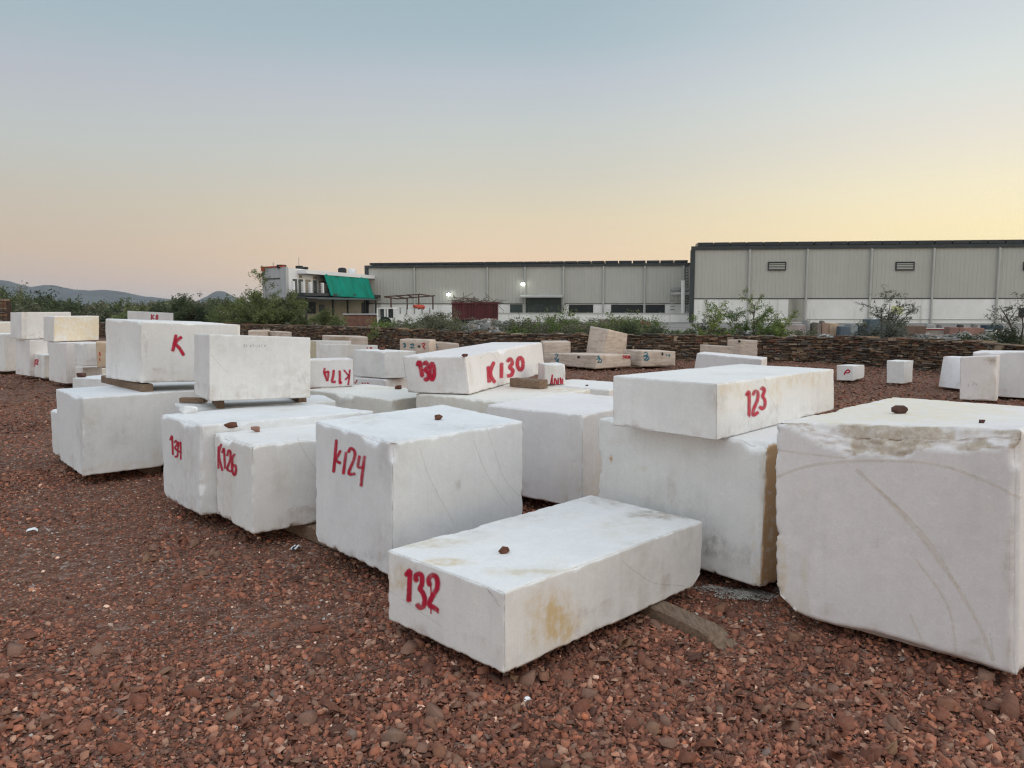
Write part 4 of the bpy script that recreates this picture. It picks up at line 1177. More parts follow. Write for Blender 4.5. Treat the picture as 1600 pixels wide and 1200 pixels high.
def stone_wall(name, label, pts, seed, kind_cat='wall', stone=(0.18, 0.040), thick=0.45, tones=WT, k=1.45):
    """pts: (px, distance, height)"""
    r = random.Random(seed); mb = MB(); cols = []; core = MB()
    P = [(Vector(((px - CX) / F * d, d, 0)), h) for px, d, h in pts]
    for (a, h0), (b, h1) in zip(P[:-1], P[1:]):
        dv = b - a; L = dv.length; u = dv / L; nrm = Vector((u.y, -u.x, 0))
        if nrm.y > 0: nrm = -nrm
        back = -nrm * thick
        q = [a - nrm * .06, b - nrm * .06, b + back, a + back]
        core.hexa([Vector((*v[:2], -.05)) for v in q] + [Vector((v.x, v.y, hh - .05)) for v, hh in zip(q, (h0, h1, h1, h0))])
        z = -0.02
        while z < max(h0, h1):
            rh = stone[1] * r.uniform(.6, 1.5); s = -r.uniform(0, .2)
            while s < L:
                w = stone[0] * r.uniform(.35, 1.7); hh = rh * r.uniform(.75, 1.05)
                lim = h0 + (h1 - h0) * max(0, min(1, (s + w / 2) / L)) + r.uniform(-.05, .05)
                if z + hh * .6 < lim:
                    w_ = min(w, L - s + .05)
                    if w_ > .04:
                        big = r.random() < 0.012
                        zz1 = z + hh * (2.6 if big else 1)
                        o0 = r.uniform(-.005, .055) + (.03 if big else 0)
                        g_ = .008
                        c = [(s + g_, z + g_ * .5), (s + w_ - g_, z + g_ * .5), (s + w_ - g_, zz1 - g_ * .5), (s + g_, zz1 - g_ * .5)]
                        c = [(cs + r.uniform(-.012, .012), cz + r.uniform(-.008, .008)) for cs, cz in c]
                        fr = [a + u * cs + nrm * (o0 + r.uniform(-.012, .012)) + Vector((0, 0, cz)) for cs, cz in c]
                        bk = [a + u * cs - nrm * (.12 + .3 * (z + hh > lim - .08)) + Vector((0, 0, cz)) for cs, cz in c]
                        mb.hexa([fr[0], fr[1], bk[1], bk[0], fr[3], fr[2], bk[2], bk[3]])
                        t = r.choice(tones); kk = r.uniform(.78, 1.18) * k
                        if big: t, kk = tones[min(6, len(tones) - 1)], 1.1 * k
                        cols += [tuple(x * kk for x in t)] * 8
                s += w
            z += rh
    root = mb.build(name, M['wallstone']); set_tone(root, cols)
    core.build('rubble_core', M['wallcore'], root)
    return tag(root, label, kind_cat)
stone_wall('dry_stone_wall', 'long low dry-stone wall of brown stones running behind the yard',
           [(1680, 15.6, .80), (1525, 17.9, .80), (1430, 19.6, .78), (1300, 22.0, .74), (1180, 22.6, .75), (1055, 23.0, .76), (900, 23.8, .75), (750, 25.2, .75), (640, 28.0, .76), (540, 31, .80), (380, 35, .80), (200, 39, .75), (60, 42, .75), (-90, 46, .75)], 5)
stone_wall('stone_pillar', 'square brown stone pillar at the far left edge before the trees', [(-12, 40, 1.98), (10, 40, 1.98)], 9, 'pillar', (0.3, 0.12), .6)
stone_wall('block_wall', 'short grey-brown block wall between the trees at the left', [(346, 41, 1.55), (392, 41, 1.5)], 12, 'wall', (0.42, 0.2), .25, [lin(120, 112, 100), lin(108, 100, 90), lin(130, 118, 104)])

# ------------------------------------------------------------------ rubble heaps
M['rubble'] = tone_mat('grey_rubble_stone', 0.9, 0.03, 10, (0.12, 0.11, 0.10), 0.4)
def rubble(label, px0, px1, d0, d1, hfun, n, tones, seed, size=(.05, .22)):
    r = np.random.default_rng(seed); Vs, Fs, Cs, b = [], [], [], 0
    for i in range(n):
        d = r.uniform(d0, d1); px = r.uniform(px0, px1); x = (px - CX) / F * d
        zz = hfun(px, (d - d0) / (d1 - d0)) * (0.75 + 0.4 * float(n1(np.array([px * .05 + d]), seed)[0]))
        V, Fq = PROT_BIG[i % len(PROT_BIG)]
        s = size[0] + (size[1] - size[0]) * r.uniform(0, 1) ** 3; t = r.uniform(0, 6.28); t2 = r.normal(0, .5)
        W = V * s * (1, 1, 1.5)
        W = np.stack([W[:, 0], W[:, 1] * np.cos(t2) - W[:, 2] * np.sin(t2), W[:, 1] * np.sin(t2) + W[:, 2] * np.cos(t2)], 1)
        W = np.stack([W[:, 0] * np.cos(t) - W[:, 1] * np.sin(t), W[:, 0] * np.sin(t) + W[:, 1] * np.cos(t), W[:, 2]], 1) + (x, d, max(0, zz))
        Vs.append(W); Fs.append(Fq + b); b += len(V)
        Cs.append(np.repeat(np.array([tones[r.integers(len(tones))]]) * r.uniform(.6, 1.25), len(V), 0))
    # the body of the heap
    nx, ny = 90, 10; Vb = []
    for j in range(ny):
        for i in range(nx):
            d = d0 + (d1 - d0) * j / (ny - 1); px = px0 + (px1 - px0) * i / (nx - 1)
            zz = hfun(px, j / (ny - 1)) * (0.75 + 0.4 * float(n1(np.array([px * .05 + d]), seed)[0])) - .04
            Vb.append(((px - CX) / F * d, d, max(-.1, zz)))
    ii = np.arange(nx * ny).reshape(ny, nx)
    q = np.stack([ii[:-1, :-1], ii[:-1, 1:], ii[1:, 1:], ii[1:, :-1]], -1).reshape(-1, 4)
    tri = np.concatenate([q[:, [0, 1, 2]], q[:, [0, 2, 3]]]) + b
    Vs.append(np.array(Vb)); Fs.append(tri); Cs.append(np.repeat(np.array([tones[0]]) * .7, len(Vb), 0))
    o = mk('rubble', np.concatenate(Vs), np.concatenate(Fs), M['rubble'])
    set_tone(o, np.concatenate(Cs))
    return tag(o, label, 'rubble', kind='stuff')
GT = [lin(150, 148, 142), lin(132, 130, 124), lin(118, 115, 110), lin(165, 162, 156), lin(140, 130, 118)]
bumpf = lambda px, c, w_: math.exp(-((px - c) / w_) ** 2)
rubble('grey rubble heap behind the wall, below the maroon truck body', 715, 905, 29, 35, lambda px, t: math.sin(math.pi * min(1, t * 1.0)) * (.75 + .32 * bumpf(px, 755, 25) + .22 * bumpf(px, 800, 18) + .1 * bumpf(px, 870, 20)), 1500, GT, 2)
rubble('long ridge of grey rubble along the right part of the wall', 1000, 1600, 24.5, 29, lambda px, t: math.sin(math.pi * min(1, t)) * (.56 + .10 * bumpf(px, 1070, 40) + .12 * bumpf(px, 1180, 30) + .08 * bumpf(px, 1470, 25) + .08 * bumpf(px, 1510, 20) + .05 * math.sin(px * .05)), 4200, GT, 4, (.03, .13))
rubble('brownish spoil bank behind the wall, left of the maroon truck body', 380, 720, 36, 42, lambda px, t: math.sin(math.pi * t) * (.62 + .12 * math.sin(px * .03)), 1000, [lin(110, 100, 90), lin(92, 84, 76), lin(128, 118, 106)], 6)

# ------------------------------------------------------------------ row of stone slabs behind the wall
def rectbox(px0, py0, px1, py1, d, depth, zb=None, skew=0.0):
    """box standing at distance d whose front covers the pixel rectangle"""
    x0, x1 = (px0 - CX) / F * d, (px1 - CX) / F * d
    z1 = at_d(px0, py0, d).z; z0 = at_d(px0, py1, d).z if zb is None else zb
    mb = MB(); e = 0.02
    mb.hexa([(x0, d, z0), (x1, d + skew, z0), (x1, d + depth + skew, z0), (x0, d + depth, z0), (x0 + e, d + e, z1), (x1 - e, d + skew + e, z1 - .02), (x1 - e, d + depth + skew - e, z1), (x0 + e, d + depth - e, z1)])
    return mb
def bevel(o, w=0.02, seg=2):
    md = o.modifiers.new('bevel', 'BEVEL'); md.width = w; md.segments = seg; md.limit_method = 'ANGLE'
SL = [ (1221, 507, 1259, 520, (150, 138, 134), 'pinkish grey slab lying behind the wall, left end of the slab row'),
       (1260, 500, 1266, 520, (150, 148, 142), 'thin grey slab standing on edge next to the pinkish lying slab'),
       (1268, 506, 1275, 520, (60, 58, 56), 'narrow dark slab leaning between grey and brown slabs'),
       (1276, 504, 1282, 520, (128, 118, 108), 'narrow grey-brown slab beside the dark leaning slab'),
       (1283, 504, 1294, 520, (150, 124, 108), 'brownish pink upright slab in the slab row'),
       (1295, 505, 1311, 520, (176, 152, 128), 'tan upright slab in the middle of the slab row'),
       (1312, 510, 1327, 520, (84, 94, 102), 'blue-grey slab right of the tan upright slab'),
       (1328, 506, 1340, 520, (138, 142, 142), 'pale grey slab with a slanted top in the slab row'),
       (1342, 509, 1355, 520, (74, 84, 92), 'dark blue-grey slab beside the thorny tree'),
       (1357, 499, 1392, 521, (78, 90, 98), 'big blue-grey slab standing behind the thorny tree'),
       (1415, 509, 1447, 521, (108, 88, 76), 'brown slab stack right of the thorny tree'),
       (1434, 513, 1481, 523, (182, 172, 162), 'long pale slab with a red painted top edge'),
       (1482, 511, 1497, 523, (136, 104, 94), 'pinkish brown slab next to the long pale slab'),
       (1498, 512, 1538, 523, (140, 108, 96), 'wide pinkish brown slab left of the dark blue one'),
       (1539, 508, 1568, 516, (54, 66, 78), 'dark blue slab lying on a pale slab near the right edge'),
       (1546, 516, 1580, 524, (176, 174, 168), 'pale slab under the dark blue one near the right edge'),
       (936, 499, 978, 514, (140, 118, 112), 'mauve slab standing in front of the loading dock'),
       (996, 502, 1017, 512, (116, 76, 66), 'reddish slab in front of the loading dock'),
       (1447, 506, 1459, 512, (150, 150, 146), 'small grey block set on the brown slab stack'),
       (1465, 507, 1471, 512.5, (112, 106, 104), 'small dark grey cube on the long pale slab'),
       (1497, 507, 1506, 511.5, (70, 66, 64), 'small dark cube on the wide pinkish brown slab'),
       (1519, 506, 1526, 511.5, (120, 116, 112), 'small grey cube at the right end of the wide pinkish slab'),
       (1281, 501, 1288, 505, (108, 100, 92), 'small brown block on top of the brownish pink slab') ]
for i, (a, b, c, d_, colr, lab) in enumerate(SL):
    dd = 36 + (i % 3) * .35 if i < 16 else (40 if i < 18 else 36.4)
    small = i >= 18
    o = rectbox(a, b, c, d_, dd, 0.25 if small else (0.5 + .3 * (i % 2)), None if (small or i == 14) else 0.0, .05 * ((i % 3) - 1)).build('stone_slab', simple_mat('slab_stone', lin(*colr), 0.8, 0.22, 3.0, 0.01))
    bevel(o, .025)
    tag(o, lab, 'stone slab', 'stone slabs behind the wall')
    if i == 11:
        x0, x1 = (a - CX) / F * dd, (c - CX) / F * dd; zt = at_d(a, b, dd).z
        mb = MB(); mb.box(x0 + .03, dd - .012, zt - .075, x1 - .05, dd + .02, zt - .03)
        mb.build('red_stripe', simple_mat('red_edge_paint', (0.35, 0.04, 0.04), 0.7), o)

# ------------------------------------------------------------------ buildings
class Fac:
    """a vertical facade seen between two pixel columns"""
    def __init__(s, pxa, da, pxb, db):
        s.S = Vector(((pxa - CX) / F * da, da, 0)); s.E = Vector(((pxb - CX) / F * db, db, 0))
        s.u = (s.E - s.S).normalized(); s.n = Vector((s.u.y, -s.u.x, 0))
        if s.n.y > 0: s.n = -s.n
        s.L = (s.E - s.S).length
    def hit(s, px, py):
        d = ray(px, py); o = Vector((0, 0, CAMH))
        t = (s.S - o).dot(s.n) / d.dot(s.n); P = o + d * t
        return (P - s.S).dot(s.u), P.z
    def off(s, o):
        q = Fac.__new__(Fac); q.S, q.E, q.u, q.n, q.L = s.S + s.n * o, s.E + s.n * o, s.u, s.n, s.L
        return q
    def s_(s, px): return s.hit(px, 470)[0]
    def z_(s, px, py): return s.hit(px, py)[1]
    bk = None
    def P(s, sv, z, out=0.0):
        if out < -3 and s.bk is not None: return s.S + s.u * sv - s.bk * out + Vector((0, 0, z))
        return s.S + s.u * sv + s.n * out + Vector((0, 0, z))
    def box(s, mb, s0, z0, s1, z1, o0, o1):
        mb.hexa([s.P(s0, z0, o1), s.P(s1, z0, o1), s.P(s1, z0, o0), s.P(s0, z0, o0), s.P(s0, z1, o1), s.P(s1, z1, o1), s.P(s1, z1, o0), s.P(s0, z1, o0)])
    def pbox(s, mb, px0, py0, px1, py1, o0, o1):
        pm = (px0 + px1) / 2
        s.box(mb, s.s_(px0), s.z_(pm, py1), s.s_(px1), s.z_(pm, py0), o0, o1)

def cladding_mat():
    m, nt, bs, out = newmat('grey_ribbed_sheet'); g = N(nt)
    v = g.coord('Object', rnd=False)
    n = g.noise(v, 0.25, 4, .6); st = g.noise(g.coord('Object', (1, 1, .08), False), 1.6, 5, .65)
    c = g.ramp(n, [(0.3, (0.395, 0.385, 0.345)), (0.7, (0.445, 0.435, 0.39))])
    c = g.mix(g.ramp(st, [(0.45, 0.0), (0.8, 0.35)]), c, (0.33, 0.325, 0.28))
    g.link(c, bs.inputs['Base Color']); bs.inputs['Roughness'].default_value = 0.55
    return m
M['clad'] = cladding_mat()
def stained_white():
    m, nt, bs, out = newmat('stained_white_plaster'); g = N(nt)
    v = g.coord('Object', rnd=False)
    st = g.noise(g.coord('Object', (1, 1, .10), False), 1.1, 6, .7); n = g.noise(v, .5, 5, .65)
    c = g.ramp(n, [(0.3, (0.64, 0.63, 0.60)), (0.7, (0.78, 0.77, 0.74))])
    c = g.mix(g.ramp(st, [(0.56, 0.0), (0.74, 0.65)]), c, (0.27, 0.25, 0.21))
    g.link(c, bs.inputs['Base Color']); return m
M['plaster'] = stained_white()
M['trim'] = simple_mat('dark_grey_trim', (0.045, 0.05, 0.05), 0.6, 0.2, 1.0)
M['pipe'] = simple_mat('pale_downpipe', (0.42, 0.415, 0.385), 0.5, 0.1, 1.0)
M['panel'] = simple_mat('dark_roof_panel', (0.03, 0.035, 0.042), 0.35, 0.2, 1.0)
M['dark'] = simple_mat('dark_opening', (0.018, 0.022, 0.022), 0.5, 0.3, 1.0)
M['shutter'] = simple_mat('grey_green_shutter', (0.045, 0.062, 0.055), 0.5, 0.3, 2.0)
M['metal'] = simple_mat('grey_metal', (0.20, 0.20, 0.19), 0.5, 0.2, 2.0)
M['rust'] = simple_mat('rusty_steel', (0.085, 0.050, 0.038), 0.8, 0.4, 4.0)

def ribbed(fc, s0, z0, s1, z1, out, pitch=0.36, dep=0.018):
    n = int((s1 - s0) / pitch); pr = []
    for i in range(n):
        a = s0 + (s1 - s0) * i / n; w = (s1 - s0) / n
        pr += [(a, 0), (a + w * .62, 0), (a + w * .70, dep), (a + w * .92, dep)]
    pr.append((s1, 0))
    V = [fc.P(s, z0, out + o) for s, o in pr] + [fc.P(s, z1, out + o) for s, o in pr]
    k = len(pr)
    return V, [(i, i + 1, k + i + 1, k + i) for i in range(k - 1)]

# --- tall warehouse on the right
fr = Fac(1078, 75, 1790, 70.2); fr.bk = Vector((fr.S.x + 1.5, fr.S.y, 0)).normalized()
zc, zt, zp = fr.z_(1090, 390.5), fr.z_(1090, 385), fr.z_(1100, 466)
wr = empty('warehouse', fr.S, 'tall grey ribbed warehouse with louvred vents and a white lower wall, at the right', 'warehouse')
V, Fq = ribbed(fr, 0.3, zp, fr.L, zc, 0.0); mk('cladding', V, Fq, M['clad'], wr, tuple(fr.S))
mb = MB(); fr.box(mb, 0, -0.1, fr.L, zp - .09, -30, 0.06); mb.build('lower_wall', M['plaster'], wr, tuple(fr.S))
mb = MB(); fr.box(mb, 0.05, zp - .085, fr.L, zp, -.2, .10); mb.build('drip_ledge', M['trim'], wr, tuple(fr.S))
mb = MB(); fr.box(mb, 0.05, zp + .01, fr.L, zc - .02, -30, -.08); mb.build('shell', M['clad'], wr, tuple(fr.S))
mb = MB(); fr.box(mb, -.1, zc, fr.L, zt, -30.4, .16); mb.build('fascia', M['trim'], wr, tuple(fr.S))
mb = MB(); fr.box(mb, -.12, -.05, .28, zc - .005, -.3, .14); mb.build('corner_trim', M['trim'], wr, tuple(fr.S))
for px in (1169, 1258.5, 1358, 1454.5, 1556, 1662):
    mb = MB(); s = fr.s_(px); mb.tube([fr.P(s, 0.0, .20), fr.P(s, zc - .02, .20)], [.10, .10], 8); mb.build('downpipe', M['pipe'], wr, tuple(fr.S))
for px in (1212, 1411, 1610):
    s = fr.s_(px); mb = MB(); z0, z1 = fr.z_(px, 422.5), fr.z_(px, 409); hw = .82
    for q in ((s - hw, z0, s - hw + .09, z1), (s + hw - .09, z0, s + hw, z1), (s - hw + .09, z0, s + hw - .09, z0 + .08), (s - hw + .09, z1 - .08, s + hw - .09, z1)):
        fr.box(mb, q[0], q[1], q[2], q[3], .0, .14)
    vf = mb.build('vent', M['trim'], wr, tuple(fr.S))
    mb = MB()
    for k in range(4):
        zz = z0 + .11 + (z1 - z0 - .2) * k / 4
        fr.box(mb, s - hw + .1, zz, s + hw - .1, zz + .085, .05, .11)
    o = mb.build('louvre', M['clad'], vf)
    o.data.transform(__import__('mathutils').Matrix.Translation(-fr.S)); o.parent = vf; o.location = (0, 0, 0)
    mb = MB(); fr.box(mb, s - hw + .1, z0 + .09, s + hw - .1, z1 - .09, .055 - .02, .05); o = mb.build('vent_back', M['dark'], vf, (0, 0, 0))
    o.data.transform(__import__('mathutils').Matrix.Translation(-fr.S)); o.location = (0, 0, 0)
n_ = 26
for k in range(n_):
    s0 = .55 + (fr.L - .6) * k / n_; s1 = .55 + (fr.L - .6) * (k + 1) / n_ - .12
    mb = MB(); fr.box(mb, s0, zt + .05, s1, zt + .36, -2.4, -.05)
    fr.box(mb, s0 + .2, zt, s0 + .28, zt + .1, -.2, -.12); fr.box(mb, s1 - .28, zt, s1 - .2, zt + .1, -.2, -.12)
    mb.build('roof_panel', M['panel'], wr, tuple(fr.S))
mb = MB(); fr.pbox(mb, 1232, 467.5, 1256, 503, .06, .09); mb.build('stained_bay', simple_mat('stained_shutter', (0.30, 0.29, 0.25), 0.8, 0.5, 1.2, 0, 0, True), wr, tuple(fr.S))
mb = MB(); fr.pbox(mb, 1393, 478, 1411, 491, .06, .085); mb.build('notice_panel', simple_mat('faded_yellow_green_panel', (0.50, 0.52, 0.27), 0.8, 0.1), wr, tuple(fr.S))
mb = MB(); fr.pbox(mb, 1592, 481, 1612, 496, .06, .10); mb.build('window', M['dark'], wr, tuple(fr.S))
mb = MB(); mb.tube([fr.P(fr.s_(1180), fr.z_(1180, 498.5), .1), fr.P(fr.L, fr.z_(1180, 498.5), .1)], [.03, .03], 6); mb.build('conduit', M['pipe'], wr, tuple(fr.S))

# --- long lower warehouse
fl = Fac(574, 86, 1080, 80.5)
zc2, zt2, zp2 = fl.z_(800, 417), fl.z_(800, 413), fl.z_(800, 474)
wl = empty('warehouse', fl.S, 'long low grey ribbed warehouse with a shuttered door and lit lamps, in the centre', 'warehouse')
V, Fq = ribbed(fl, .3, zp2, fl.L, zc2, 0.0); mk('cladding', V, Fq, M['clad'], wl, tuple(fl.S))
mb = MB(); fl.box(mb, .2, -.1, fl.L, zp2 - .075, -25, .02); mb.build('lower_wall', M['plaster'], wl, tuple(fl.S))
mb = MB(); fl.box(mb, .2, zp2 - .07, fl.L, zp2 - .005, -.2, .08); mb.build('drip_ledge', M['trim'], wl, tuple(fl.S))
mb = MB(); fl.box(mb, .25, zp2 + .01, fl.L - .02, zc2 - .02, -25, -.08); mb.build('shell', M['clad'], wl, tuple(fl.S))
mb = MB(); fl.box(mb, -.1, zc2, fl.L, zt2, -25.4, .2); mb.build('fascia', M['trim'], wl, tuple(fl.S))
mb = MB(); fl.box(mb, -.12, -.05, .24, zc2 - .005, -.3, .14); mb.build('corner_trim', M['trim'], wl, tuple(fl.S))
for px in (648.5, 762, 820.5, 880.5, 942.5, 1007, 1067):
    mb = MB(); s = fl.s_(px); mb.tube([fl.P(s, .4, .18), fl.P(s, zc2 - .02, .18)], [.09, .09], 8); mb.build('downpipe', M['pipe'], wl, tuple(fl.S))
for k in range(24):
    s0 = .4 + (fl.L - .8) * k / 24; s1 = .4 + (fl.L - .8) * (k + 1) / 24 - .12
    mb = MB(); fl.box(mb, s0, zt2 + .06, s1, zt2 + .28, -2.4, -.05)
    fl.box(mb, s0 + .2, zt2, s0 + .28, zt2 + .09, -.2, -.12); fl.box(mb, s1 - .28, zt2, s1 - .2, zt2 + .09, -.2, -.12)
    mb.build('roof_panel', M['panel'], wl, tuple(fl.S))
mb = MB(); fl.pbox(mb, 822, 465, 878, 494, .02, .07); dr = mb.build('shutter_door', M['shutter'], wl, tuple(fl.S))
mb = MB(); fl.pbox(mb, 797, 475.5, 817, 488.5, .02, .06); mb.build('window', M['shutter'], wl, tuple(fl.S))
for a, b in ((889, 927), (955, 1005), (1009, 1039)):
    mb = MB(); fl.pbox(mb, a, 476, b, 489.5, .02, .055); wn = mb.build('window', M['dark'], wl, tuple(fl.S))
mb = MB()
s0, s1 = fl.s_(814), fl.s_(880.5); z0, z1 = fl.z_(840, 465), fl.z_(840, 460.5)
mb.hexa([fl.P(s0, z0, 1.2), fl.P(s1, z0, 1.2), fl.P(s1, z0 + .2, .02), fl.P(s0, z0 + .2, .02), fl.P(s0, z0 + .13, 1.2), fl.P(s1, z0 + .13, 1.2), fl.P(s1, z1, .02), fl.P(s0, z1, .02)])
mb.build('door_canopy', M['pipe'], wl, tuple(fl.S))
for px in (819, 879.5):
    mb = MB(); s = fl.s_(px); mb.tube([fl.P(s, .3, 1.0), fl.P(s, z0, 1.0)], [.07, .07], 6); mb.build('canopy_post', M['metal'], wl, tuple(fl.S))
fd = Fac(752, 79.5, 1080, 77)
mb = MB(); fd.box(mb, 0, -.1, fd.L, fd.z_(900, 490.5), -2.2, 0); mb.build('loading_dock', M['plaster'], wl, tuple(fl.S))
mb = MB(); fd.box(mb, -.02, fd.z_(900, 490.5) + .004, fd.L, fd.z_(900, 489), -2.25, .06); mb.build('dock_edge', M['pipe'], wl, tuple(fl.S))
for px in (786, 826, 866, 919, 948, 978, 1032):
    mb = MB(); s = fd.s_(px); mb.bar(fd.P(s, fd.z_(900, 489), -.1), fd.P(s, fd.z_(900, 487), -.1), .08); mb.build('dock_post', M['metal'], wl, tuple(fl.S))
M['lamp'] = newmat('lit_lamp')[0]
_nt = M['lamp'].node_tree; _e = _nt.nodes.new('ShaderNodeEmission'); _e.inputs[0].default_value = (0.93, 1.0, 0.93, 1); _e.inputs[1].default_value = 14
_nt.links.new(_e.outputs[0], [n for n in _nt.nodes if n.type == 'OUTPUT_MATERIAL'][0].inputs[0])
def lamp(px, py, label):
    s, z = fl.hit(px, py); base = fl.P(s, z, 0.05)
    r = empty('wall_lamp', base, label, 'lamp', 'lit lamps on the low warehouse')
    mb = MB(); mb.bar(fl.P(s, z + .12, 0.02), fl.P(s, z + .12, .42), .07); mb.box(base.x - .22, base.y - .60, z + .08, base.x + .22, base.y - .30, z + .19); mb.build('housing', M['metal'], r, tuple(base))
    mb = MB(); n = 10
    cx, cy, cz = base.x, base.y - .48, z - .08
    rings = []
    for i in range(7):
        th = math.pi * i / 6
        rings.append([(cx + .20 * math.sin(th) * math.cos(2 * math.pi * k / n), cy + .16 * math.sin(th) * math.sin(2 * math.pi * k / n), cz + .155 * math.cos(th)) for k in range(n)])
    vs = [p for q in rings for p in q]
    mb.add(vs, [(i * n + k, i * n + (k + 1) % n, (i + 1) * n + (k + 1) % n, (i + 1) * n + k) for i in range(6) for k in range(n)])
    mb.build('bulb', M['lamp'], r, tuple(base), True)
lamp(701.5, 459, 'bright lit lamp on the low warehouse, above the bare steel frame')
lamp(817, 443, 'bright lit lamp on the low warehouse, above the shutter door canopy')
# ducting between the two warehouses
b0 = fl.P(fl.s_(1062), fl.z_(1062, 456), .5)
dk = empty('exhaust_duct', b0, 'grey exhaust duct with a white stack between the two warehouses', 'duct')
mb = MB(); y_ = b0.y - .3
pts = [at_d(1049, 456, y_), at_d(1056, 454, y_), at_d(1076, 453.5, y_)]
mb.tube(pts, [.28, .30, .30], 10); mb.build('duct', M['metal'], dk, tuple(b0))
mb = MB(); mb.tube([at_d(1049, 459, y_ - .1), at_d(1077, 458.5, y_ - .1)], [.2, .2], 10); mb.build('duct', M['pipe'], dk, tuple(b0))
mb = MB(); mb.tube([at_d(1067, 491, y_ - .6), at_d(1067.5, 438, y_ - .6)], [.2, .2], 10); mb.build('stack', M['plaster'], dk, tuple(b0))
mb = MB()
for k in range(4): mb.bar(at_d(1047, 470 + k * 4.5, y_ + .2), at_d(1054, 470 + k * 4.5, y_ + .2), .09)
mb.build('rack', M['metal'], dk, tuple(b0))
ld = empty('ladder', at_d(1073, 489, y_), 'dark caged ladder climbing between the two warehouses', 'ladder')
mb = MB()
for px in (1071.5, 1075): mb.bar(at_d(px, 489, y_ + .1), at_d(px, 414, y_ + .1), .07)
mb.build('rails', M['trim'], ld, tuple(ld.location))
mb = MB()
for k in range(16): mb.bar(at_d(1071.5, 417 + k * 4.5, y_ + .1), at_d(1075, 417 + k * 4.5, y_ + .1), .06)
mb.build('rungs', M['trim'], ld, tuple(ld.location))

# --- white two-storey office with a green net
fo = Fac(450, 70, 600, 90); fs_ = Fac(413, 73, 450, 70)
ob = empty('office_building', fo.S, 'white two-storey office with a balcony, a grey concrete side and green netting', 'building')
M['concrete'] = simple_mat('raw_grey_concrete', (0.40, 0.40, 0.40), 0.9, 0.3, 0.6, 0, 0, True)
M['owhite'] = simple_mat('office_white_paint', (0.70, 0.69, 0.69), 0.8, 0.08, 0.5)
ztop = fo.z_(450, 418.5); z1 = fo.z_(452, 457)
OR = tuple(fo.S)
def prism(mb, p, z0, z1_): mb.hexa([Vector((q.x, q.y, z0)) for q in p] + [Vector((q.x, q.y, z1_)) for q in p])
FA, FB = fs_.S, fs_.E
def foot(t0, t1, ins=0.0):          # slice of the footprint between two stations along the front
    i_ = (FA - FB).normalized() * ins
    return [FB + fo.u * t0 + i_, FB + fo.u * t1 + i_, FA + fo.u * t1, FA + fo.u * t0]
mb = MB(); prism(mb, foot(.004, .40), -.1, fs_.z_(430, 418)); mb.build('side_wing', M['concrete'], ob, OR)
mb = MB(); fs_.box(mb, .1, fs_.z_(430, 436), fs_.L * .75, fs_.z_(430, 434.5), 0, .06); mb.build('concrete_band', M['trim'], ob, OR)
M['redcloth'] = simple_mat('red_cloth', (0.40, 0.07, 0.04), 0.9, 0.3, 4)
mb = MB(); fs_.box(mb, -.05, fs_.z_(430, 418) - .25, .5, fs_.z_(430, 417) + .1, -.1, .08); fs_.box(mb, .5, fs_.z_(430, 418) + .002, fs_.L * .85, fs_.z_(430, 417) + .08, -.3, .05); mb.build('red_sheet', M['redcloth'], ob, OR)
mb = MB(); prism(mb, foot(.41, fo.L), z1, ztop); mb.build('upper_wall', M['owhite'], ob, OR)
mb = MB(); fo.box(mb, fo.s_(466), fo.z_(466, 427.5), fo.L, fo.z_(466, 421.5), 0, .9); mb.build('roof_slab', M['owhite'], ob, OR)
mb = MB(); fo.box(mb, .42, z1 - .28, fo.L, z1 - .02, -.38, 1.5); mb.build('balcony_floor', M['trim'], ob, OR)
M['oyel'] = simple_mat('dull_yellow_paint', (0.36, 0.33, 0.25), 0.85, 0.2, 0.8)
mb = MB(); prism(mb, foot(.41, fo.L, .4), -.1, z1 - .3); mb.build('lower_wall', M['oyel'], ob, OR)
M['odoor'] = simple_mat('dark_door', (0.07, 0.085, 0.085), 0.4, 0.3, 2)
M['tandoor'] = simple_mat('tan_door', (0.30, 0.26, 0.20), 0.7, 0.3, 2)
for px0, px1, y0, mt, nm in ((458, 464.5, 436, 'odoor', 'door'), (467, 473.5, 436.5, 'odoor', 'door'), (478, 485.5, 437, 'tandoor', 'door'), (490, 495, 438, 'odoor', 'door'), (499, 506, 439, 'tandoor', 'window'), (468, 472.5, 430, 'tandoor', 'window'), (490, 496, 432, 'tandoor', 'window')):
    mb = MB(); yb = 457 + (px0 - 455) * .06 if y0 > 433 else y0 + 4.5
    fo.pbox(mb, px0, y0, px1, yb, 0, .05); mb.build(nm, M[mt], ob, OR)
for px in (458.5, 474, 485, 504):
    mb = MB(); s = fo.off(1.3).s_(px); fo.box(mb, s - .12, z1 - .01, s + .12, z1 + .95, 1.2, 1.42); mb.build('balcony_post', M['owhite'], ob, OR)
mb = MB()
for k in range(4): mb.bar(fo.P(fo.off(1.3).s_(458.5), z1 + .2 + k * .2, 1.3), fo.P(fo.off(1.3).s_(512), z1 + .2 + k * .2, 1.3), .035)
mb.build('railing', M['metal'], ob, OR)
for px in (478, 520, 543, 570, 587):
    mb = MB(); s = fo.off(1.3).s_(px); mb.bar(fo.P(s, 0, 1.3), fo.P(s, z1 - .3, 1.3), .16); mb.build('column', M['trim'], ob, OR)
for a, b, c, d_, mt in ((484, 472, 498, 490, 'dark'), (569, 473, 576, 491, 'odoor'), (549, 486, 564, 491, 'tandoor'), (503, 476, 512, 490, 'odoor')):
    mb = MB(); fo.pbox(mb, a, c and b, c, d_, -.4, -.33); mb.build('opening', M[mt], ob, OR)
